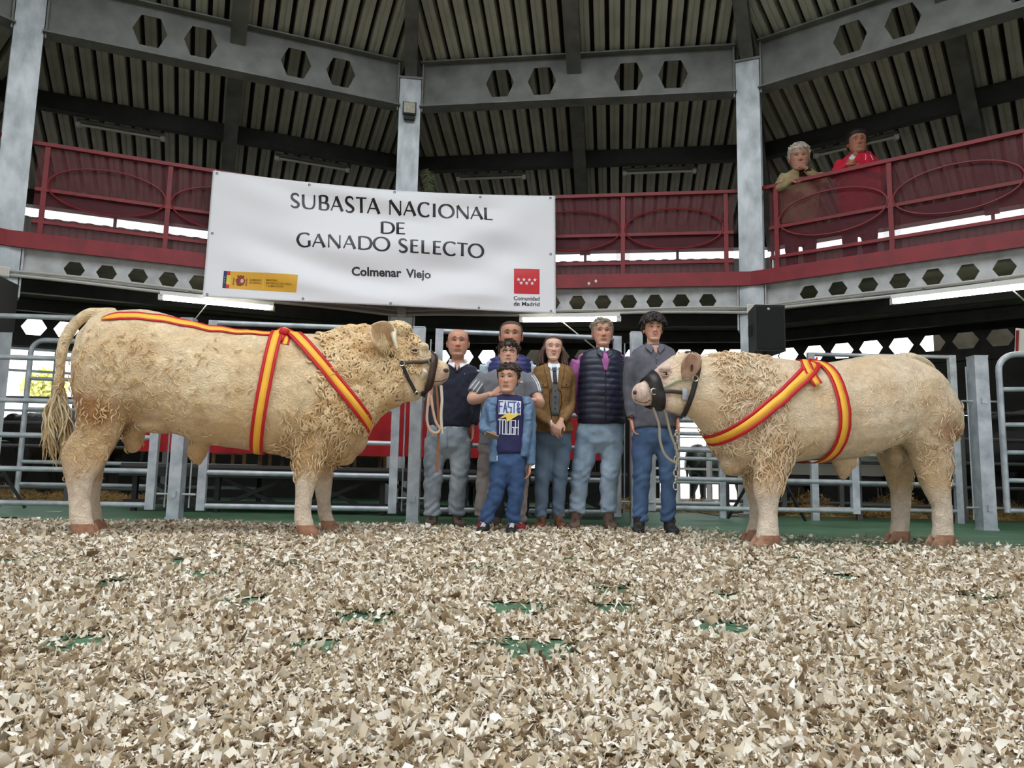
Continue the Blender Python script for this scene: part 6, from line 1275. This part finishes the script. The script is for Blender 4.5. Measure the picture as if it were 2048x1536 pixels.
word([('N', 779, 802), ('A', 807, 831), ('C', 837, 859), ('I', 864, 873), ('O', 879, 907), ('N', 914, 937), ('A', 941, 965), ('L', 970, 985)], (582, 414), (985, 441), 26, ink, 'word_nacional')
word([('D', 763, 788), ('E', 794, 810)], (763, 467.5), (810, 469.5), 26, ink, 'word_de')
word([('G', 595, 621), ('A', 625, 650), ('N', 657, 681), ('A', 687, 711), ('D', 718, 743), ('O', 748, 778)], (595, 493), (966, 515), 26.5, ink, 'word_ganado')
word([('S', 798, 814), ('E', 822, 837), ('L', 844, 859), ('E', 867, 882), ('C', 887, 911), ('T', 914, 935), ('O', 938, 966)], (595, 493), (966, 515), 25, ink2, 'word_selecto')
def ftext(txt, p0, p1, h, mat, name, bold=.0, off=.004, parent=None, fn=None):   # built-in font mapped between two baseline pixels
    cu = bpy.data.curves.new('t', 'FONT'); cu.body = txt; cu.offset = bold; cu.resolution_u = 3; o = bpy.data.objects.new('t', cu); COL.objects.link(o)
    dg = bpy.context.evaluated_depsgraph_get(); dg.update(); me = bpy.data.meshes.new_from_object(o.evaluated_get(dg)); bpy.data.objects.remove(o)
    co = verts_np(me); x0, x1 = co[:, 0].min(), co[:, 0].max(); cap = .70; out = []
    for a, b, _ in co:
        t = (a - x0) / (x1 - x0); out.append((fn or bpix)(p0[0] + (p1[0] - p0[0]) * t, p0[1] + (p1[1] - p0[1]) * t - b / cap * h, off))
    set_np(me, np.array([tuple(v) for v in out])); me.name = name; me.materials.clear(); me.materials.append(mat); return link(bpy.data.objects.new(name, me), parent or ban)
ftext('Colmenar', (703, 549), (803, 552.5), 16, ink2, 'word_colmenar', .03); ftext('Viejo', (812, 553), (862, 555.5), 16, ink2, 'word_viejo', .03)
ftext('Comunidad', (1027, 600.5), (1079, 601.5), 8, ink, 'word_comunidad', .022); ftext('de Madrid', (1027, 611.5), (1079, 612.5), 8, ink, 'word_madrid', .022)
def bquad(c, mat, name, off, nu=10, nv=5, parent=None):
    def fn(u, v):
        a = (c[0][0] + (c[1][0] - c[0][0]) * u, c[0][1] + (c[1][1] - c[0][1]) * u); b = (c[3][0] + (c[2][0] - c[3][0]) * u, c[3][1] + (c[2][1] - c[3][1]) * u); return bpix(a[0] + (b[0] - a[0]) * v, a[1] + (b[1] - a[1]) * v, off)
    return MB().grid(fn, nu, nv).build(name, mat, parent or ban)
red_l = M('logo_red', rgb(218, 40, 52), .4); yel_l = M('logo_yellow', rgb(240, 182, 56), .4); blu_l = M('logo_blue', rgb(48, 52, 104), .4); mar = M('crest_maroon', rgb(150, 66, 44), .4); crest2 = M('crest_pale', rgb(236, 190, 170), .4)
sq = bquad([(1027.6, 537.5), (1079, 538.5), (1079, 588.5), (1027.6, 587.5)], red_l, 'emblem_square', .004)
for x, y in ((1036.7, 559.5), (1047.4, 559.8), (1058.3, 560.1), (1069.4, 560.4), (1042, 566.6), (1053, 566.9), (1064, 567.2)):
    MB().add([bpix(x + (4.2 if k % 2 == 0 else 1.7) * math.sin(k * PI / 5), y - (4.2 if k % 2 == 0 else 1.7) * math.cos(k * PI / 5), .008) for k in range(10)], [tuple(range(10))]).build('star', vinyl, sq, smooth=False)
yq = lambda a, b: (445 + 149 * a + 3 * (1 - b) - 1.5 * a * b, 542 + 9 * a + 34.2 * b)
def yquad(a0, b0, a1, b1, mat, name, off): return bquad([yq(a0, b0), yq(a1, b0), yq(a1, b1), yq(a0, b1)], mat, name, off, 6, 4, yp)
yp = bquad([yq(0, 0), yq(1, 0), yq(1, 1), yq(0, 1)], yel_l, 'emblem_panel', .004, 20, 6)
yquad(0, 0, .045, 1, blu_l, 'blue_band', .006); yquad(.045, 0, .088, .23, red_l, 'red_block', .006); yquad(.045, .77, .088, 1, red_l, 'red_block', .006); yquad(.045, .23, .10, .77, M('logo_lemon', rgb(240, 214, 70), .4), 'lemon_block', .0055)
for b in (.33, .48, .63): yquad(.014, b, .026, b + .07, M('star_pale', rgb(150, 170, 180), .4), 'flag_star', .008)
MB().add([bpix(*yq(a, b), .0075) for a, b in ((.18, .28), (.20, .20), (.22, .24), (.235, .18), (.25, .24), (.275, .20), (.285, .30), (.27, .36), (.30, .45), (.285, .72), (.24, .82), (.19, .80), (.165, .45), (.20, .36))], [tuple(range(14))]).build('crest_shield', mar, yp, smooth=False)
for a in (.143, .316): yquad(a - .010, .36, a + .010, .80, M('crest_pillar', rgb(176, 108, 60), .4), 'crest_pillar', .007)
MB().add([bpix(*yq(.255 + .024 * math.cos(t), .52 + .12 * math.sin(t)), .0095) for t in np.linspace(0, 2 * PI, 15)[:-1]], [tuple(range(14))]).build('crest_oval', crest2, yp, smooth=False)
yquad(.546, .06, .551, .96, M('logo_line', rgb(246, 214, 140), .4), 'divider', .006)
ink3 = M('logo_ink', rgb(112, 80, 30), .5)
ftext('GOBIERNO', yq(.355, .48), yq(.515, .48), 3.6, ink3, 'line_gobierno', .01, .007, yp); ftext('DE ESPAÑA', yq(.355, .64), yq(.515, .64), 3.6, ink3, 'line_de_espana', .01, .007, yp)
ftext('MINISTERIO', yq(.585, .45), yq(.735, .45), 3.4, ink3, 'line_ministerio', .01, .007, yp); ftext('DE AGRICULTURA, PESCA', yq(.585, .61), yq(.93, .61), 3.4, ink3, 'line_agricultura', .01, .007, yp); ftext('Y ALIMENTACIÓN', yq(.585, .77), yq(.82, .77), 3.4, ink3, 'line_alimentacion', .01, .007, yp)
for u, v in ((.012, .02), (.27, .022), (.515, .02), (.77, .022), (.985, .02), (.012, .5), (.985, .5), (.012, .98), (.27, .975), (.515, .98), (.77, .98), (.985, .98)):
    c = bpos(u, v, .004); MB().tube([c + bd * (.012 * math.cos(t)) + Vector((0, 0, .012 * math.sin(t))) for t in np.linspace(0, 2 * PI, 11)[:-1]], .004, 6, closed=True).build('eyelet', dk, ban)
for u, q in ((.0, FP(1, 9.1, .465, 4.30)), (1.0, FP(0, 9.1, .452, 4.26))):
    MB().tube([bpos(abs(u - .012), .02), q], .005, 6).build('tie_cord', white_pl, ban)
# ------------------------------------------------------------------ animals, straw and objects in the pens behind
blk_coat = M('black_coat', rgb(30, 27, 27), .55, 0, rgb(18, 16, 16), vs=6, bump=.3, bs=60)
def cow(x, y, rz, s, label, src=RB):
    o = thing('cow', label, 'cow', (x, y, 0), rz, 'cattle in the pens'); base = src.f.lerp(src.r, .5); ang = math.atan2(src.fw.y, src.fw.x)
    R = Matrix.Rotation(-ang, 4, 'Z') @ Matrix.Translation(-base)
    m = src.me.copy() if 'cow_mesh' not in MATS else MATS['cow_mesh']
    if 'cow_mesh' not in MATS:
        t_ = bpy.data.objects.new('t', m); COL.objects.link(t_); dm = t_.modifiers.new('d', 'DECIMATE'); dm.ratio = .12; dg = bpy.context.evaluated_depsgraph_get(); dg.update(); m2 = bpy.data.meshes.new_from_object(t_.evaluated_get(dg)); bpy.data.objects.remove(t_); bpy.data.meshes.remove(m); m = m2
    if 'cow_mesh' not in MATS: m.transform(R); m.materials.clear(); m.materials.append(blk_coat); MATS['cow_mesh'] = m
    b = bpy.data.objects.new('body', m); COL.objects.link(b); b.parent = o
    if 'cow_hoof' not in MATS:
        hs = []
        for h in src.hooves: k = h.mesh('hoof'); k.transform(R); k.materials.append(sole_d); hs.append(k)
        MATS['cow_hoof'] = hs
    for k in MATS['cow_hoof']: q = bpy.data.objects.new('hoof', k); COL.objects.link(q); q.parent = o
    o.scale = (s, s, s); return o
c1 = at(2015, 950, 9.9); cow(c1.x, 9.9, PI * .92, 1.05, 'black cow behind the tubular gate at the right edge'); c2 = at(1925, 950, 10.7); cow(c2.x - .3, 10.7, -.45, 1.1, 'black cow further back behind the rump of the right bull')
c3 = at(150, 900, 11.2); cow(c3.x, 11.2, 2.9, .95, 'black cow in the far pen behind the tail of the left bull'); c4 = at(1440, 930, 14.6); cow(c4.x, 14.6, .4, .8, 'black cow outside beyond the white pen gates')
def straw(x0, x1, y0, y1, h, n, label, seed):
    rng = np.random.default_rng(seed); t = rng.random(n); x = x0 + (x1 - x0) * rng.random(n); y = y0 + (y1 - y0) * t; hh = h * np.sin(PI * t) ** .5 * (.6 + .4 * np.sin(x * 5)) * rng.random(n) ** .5
    a = rng.uniform(0, 2 * PI, n); e = rng.normal(0, .35, n); L_ = rng.uniform(.05, .12, n); d = np.stack([np.cos(a) * np.cos(e), np.sin(a) * np.cos(e), np.sin(e)], 1) * L_[:, None]; c = np.stack([x, y, np.maximum(hh, .01)], 1); w = np.stack([-np.sin(a), np.cos(a), np.zeros(n)], 1) * .005
    V = np.stack([c - d - w, c - d + w, c + d + w, c + d - w], 1).reshape(-1, 3); V[:, 2] = np.maximum(V[:, 2], .003); mb = MB(); mb.v = V.tolist(); mb.f = [[4 * i, 4 * i + 1, 4 * i + 2, 4 * i + 3] for i in range(n)]; mb.mi = [0] * n
    # solid core
    mb.grid(lambda u, v: (x0 + (x1 - x0) * u, y0 + (y1 - y0) * v, max(.002, h * .8 * math.sin(PI * v) ** .6 * (.6 + .4 * math.sin((x0 + (x1 - x0) * u) * 5)) * min(1, 8 * u, 8 * (1 - u)))), 30, 8)
    tag(mb.build('straw_bedding', M('straw', rgb(198, 168, 108), .9, 0, rgb(150, 116, 66), vs=25), smooth=False), label, 'straw', kind='stuff')
straw(3.3, 7.4, 10.0, 11.0, .32, 9000, 'heap of golden straw in the pens behind the right bull', 1); straw(1.5, 3.4, 10.6, 12.6, .16, 4000, 'straw bedding in the bright pen beyond the young man', 2); straw(-8.5, -4.6, 10.0, 11.5, .2, 3500, 'straw bedding in the far left pen', 3)
# white metal pen gates in the bright opening
wm = M('white_metal', rgb(232, 234, 236), .5)
for i in range(4):
    x = 2.05 + i * .52; y = 11.5 + .12 * i; o = thing('white_gate', ('first', 'second', 'third', 'fourth')[i] + ' white metal pen gate from the left in the bright opening', 'gate', (x, y, 0), group='white pen gates')
    for e in (0, .46): MB().bar((x + e, y, .1), (x + e, y, 1.45), .05, .05).build('stile', wm, o, smooth=False)
    for z in (.15, .45, .62, .95, 1.10, 1.25, 1.42): MB().bar((x, y, z), (x + .46, y, z), .03, .035 if z in (.15, .62, 1.42) else .02).build('bar', wm, o, smooth=False)
    for z in (0,): MB().box((x, y, .05), (.07, .07, .1)).build('foot', wm, o, smooth=False)
# dark pen fences
for i, (x0, x1, y, nm) in enumerate(((4.3, 8.2, 9.4, 'dark pen fence in front of the black cows at right'), (-8.2, -4.5, 9.9, 'dark pen fence behind the left bull tail'), (2.9, 5.2, 10.2, 'dark low pen rails behind the belly of the right bull'))):
    o = thing('pen_fence', nm, 'fence', (x0, y, 0), group='dark pen fences')
    for z in (.18, .42, .72, 1.02, 1.35): MB().tube([(x0, y, z), (x1, y, z)], .02, 8).build('rail', M('dull_steel', rgb(92, 92, 92), .5, .4), o)
    for x in np.linspace(x0, x1, 4): MB().bar((x, y, 0), (x, y, 1.5), .06, .06).build('post', MATS['dull_steel'], o, smooth=False)
# grey feed trailer behind the right bull's belly
tx = at(1635, 950, 10.9).x; o = thing('feed_trailer', 'low grey feed trailer with black wheels behind the belly of the right bull', 'trailer', (tx, 10.9, 0))
q = [(tx + a, y, z) for z in (.55, .95) for a, y in ((-.75 - (z > .6) * .12, 10.5), (.75 + (z > .6) * .12, 10.5), (.75, 11.5), (-.75, 11.5))]; MB().hexa(q).build('hopper', M('grey_sheet', rgb(150, 146, 138), .6, .2), o, smooth=False)
MB().box((tx, 10.95, .48), (1.5, .8, .12)).build('chassis', black_pl, o, smooth=False)
for sx in (-.55, .1):
    for y in (10.55, 11.4): MB().loft([[(tx + sx + r * math.cos(t), y + d, .24 + r * math.sin(t)) for t in np.linspace(0, 2 * PI, 21)[:-1]] for r, d in ((.14, -.07), (.23, -.07), (.24, -.04), (.24, .04), (.23, .07), (.14, .07))]).build('wheel', M('tyre', rgb(24, 24, 24), .8), o, angle=30)
# glazed opening with mullions and a sunlit tree outside, far left
wn = tag(empty('window_1', FP(1, 13.4, .15, .85)), kind='structure')
for u in np.linspace(0, .30, 7): MB().bar(FP(1, 13.4, u, .85), FP(1, 13.4, u, 2.38), .03, .05, fout(1)).build('mullion', M('alu', rgb(170, 178, 184), .4, .5), wn, smooth=False)
for z in (.87, 1.35, 2.0, 2.36): MB().bar(FP(1, 13.4, 0, z), FP(1, 13.4, .30, z), .05, .04).build('transom', MATS['alu'], wn, smooth=False)
tr = at(90, 768, 22); t_ = thing('tree', 'sunlit yellow-green tree seen through the window at far left', 'tree', (tr.x, 22, 0)); rng = random.Random(2)
MB().tube([(tr.x, 22, 0), (tr.x + .1, 22, 1.0), (tr.x, 22, 2.2)], [.14, .11, .07], 8).build('trunk', M('bark', rgb(90, 72, 54), .9), t_)
mb = MB()
for i in range(1200):
    d = Vector((rng.gauss(0, 1), rng.gauss(0, 1), rng.gauss(0, 1))).normalized() * rng.random() ** .4; c = Vector((tr.x + d.x * .62, 22 + d.y * .6, 2.85 + d.z * .5)); a = Vector((rng.gauss(0, 1), rng.gauss(0, 1), rng.gauss(0, 1))).normalized() * .09; b = a.cross(Vector((rng.gauss(0, 1), rng.gauss(0, 1), 1))).normalized() * .05
    mb.add([c - a, c + b, c + a, c - b], [(0, 1, 2, 3)])
mb.build('foliage', M('leaf', rgb(244, 240, 170), .7, 0, rgb(224, 224, 130), vs=3), t_, smooth=False)['kind'] = 'stuff'
# louvres in the low openings of the back wall
lv = tag(empty('window_2', FP(0, 13.38, .39, .62)), kind='structure')
for z in (.66, .71, .76): MB().bar(FP(0, 13.38, .31, z), FP(0, 13.38, .46, z), .03, .015).build('louvre', dark_steel, lv, smooth=False)
# small things on the floor
p = gnd(105, 1024); tag(MB().add([(p.x - .08, p.y, .004), (p.x + .08, p.y - .02, .004), (p.x + .07, p.y + .06, .006), (p.x - .07, p.y + .05, .004)], [(0, 1, 2, 3)]).build('paper_scrap', white_pl), 'white scrap of paper on the green floor behind the left bull', 'paper')
tag(MB().tube(spline([gnd(0, 1038) + Vector((0, 0, .008)), gnd(30, 1037) + Vector((0, 0, .008)), gnd(80, 1043) + Vector((0, 0, .008))], 6), .006, 6).build('cable', black_pl), 'thin black cable on the floor at the left edge', 'cable')
tag(MB().tube(spline([gnd(1350, 1012) + Vector((0, 0, .008)), gnd(1420, 1030) + Vector((0, 0, .008)), gnd(1500, 1033) + Vector((0, 0, .008)), gnd(1590, 1028) + Vector((0, 0, .008))], 6), .006, 6).build('cable', black_pl), 'thin black cable on the floor behind the right bull', 'cable')
# dry greenery beside the banner column
gp_ = FP(0, 9.2, .062, 4.55); o = thing('pine_sprig', 'drooping dark green sprig beside the column above the banner', 'plant', gp_); rng = random.Random(6)
MB().tube([gp_ + Vector((0, 0, .25)), gp_, gp_ + Vector((.06, 0, -.35))], .008, 6).build('stem', M('twig', rgb(80, 70, 50), .9), o); mb = MB()
for i in range(140):
    t = rng.random(); b = gp_ + Vector((.06 * t, 0, .25 - .6 * t)); e = b + Vector((rng.choice((-1, 1)) * rng.uniform(.05, .16), rng.gauss(0, .05), -rng.uniform(.02, .12))); s_ = (e - b).cross(Vector((0, 1, 0))).normalized() * .006; mb.add([b - s_, b + s_, e], [(0, 1, 2)])
mb.build('needles', M('needle', rgb(92, 102, 66), .8), o, smooth=False)['kind'] = 'stuff'
# sign panel at the right edge behind the gate
sp_ = at(2040, 685, 8.6); o = thing('wall_sign', 'tilted white notice board with red edge behind the gate at the right edge', 'sign', sp_)
MB().box(sp_ + Vector((.25, 0, 0)), (.6, .02, .28), Matrix.Rotation(.1, 3, 'Y')).build('board', white_pl, o, smooth=False); MB().box(sp_ + Vector((-.04, -.012, .01)), (.03, .01, .26), Matrix.Rotation(.1, 3, 'Y')).build('edge', red_paint, o, smooth=False)
MB().bar(sp_ + Vector((.25, .02, -2.0)), sp_ + Vector((.25, .02, .1)), .05, .05).build('pole', galv, o, smooth=False)
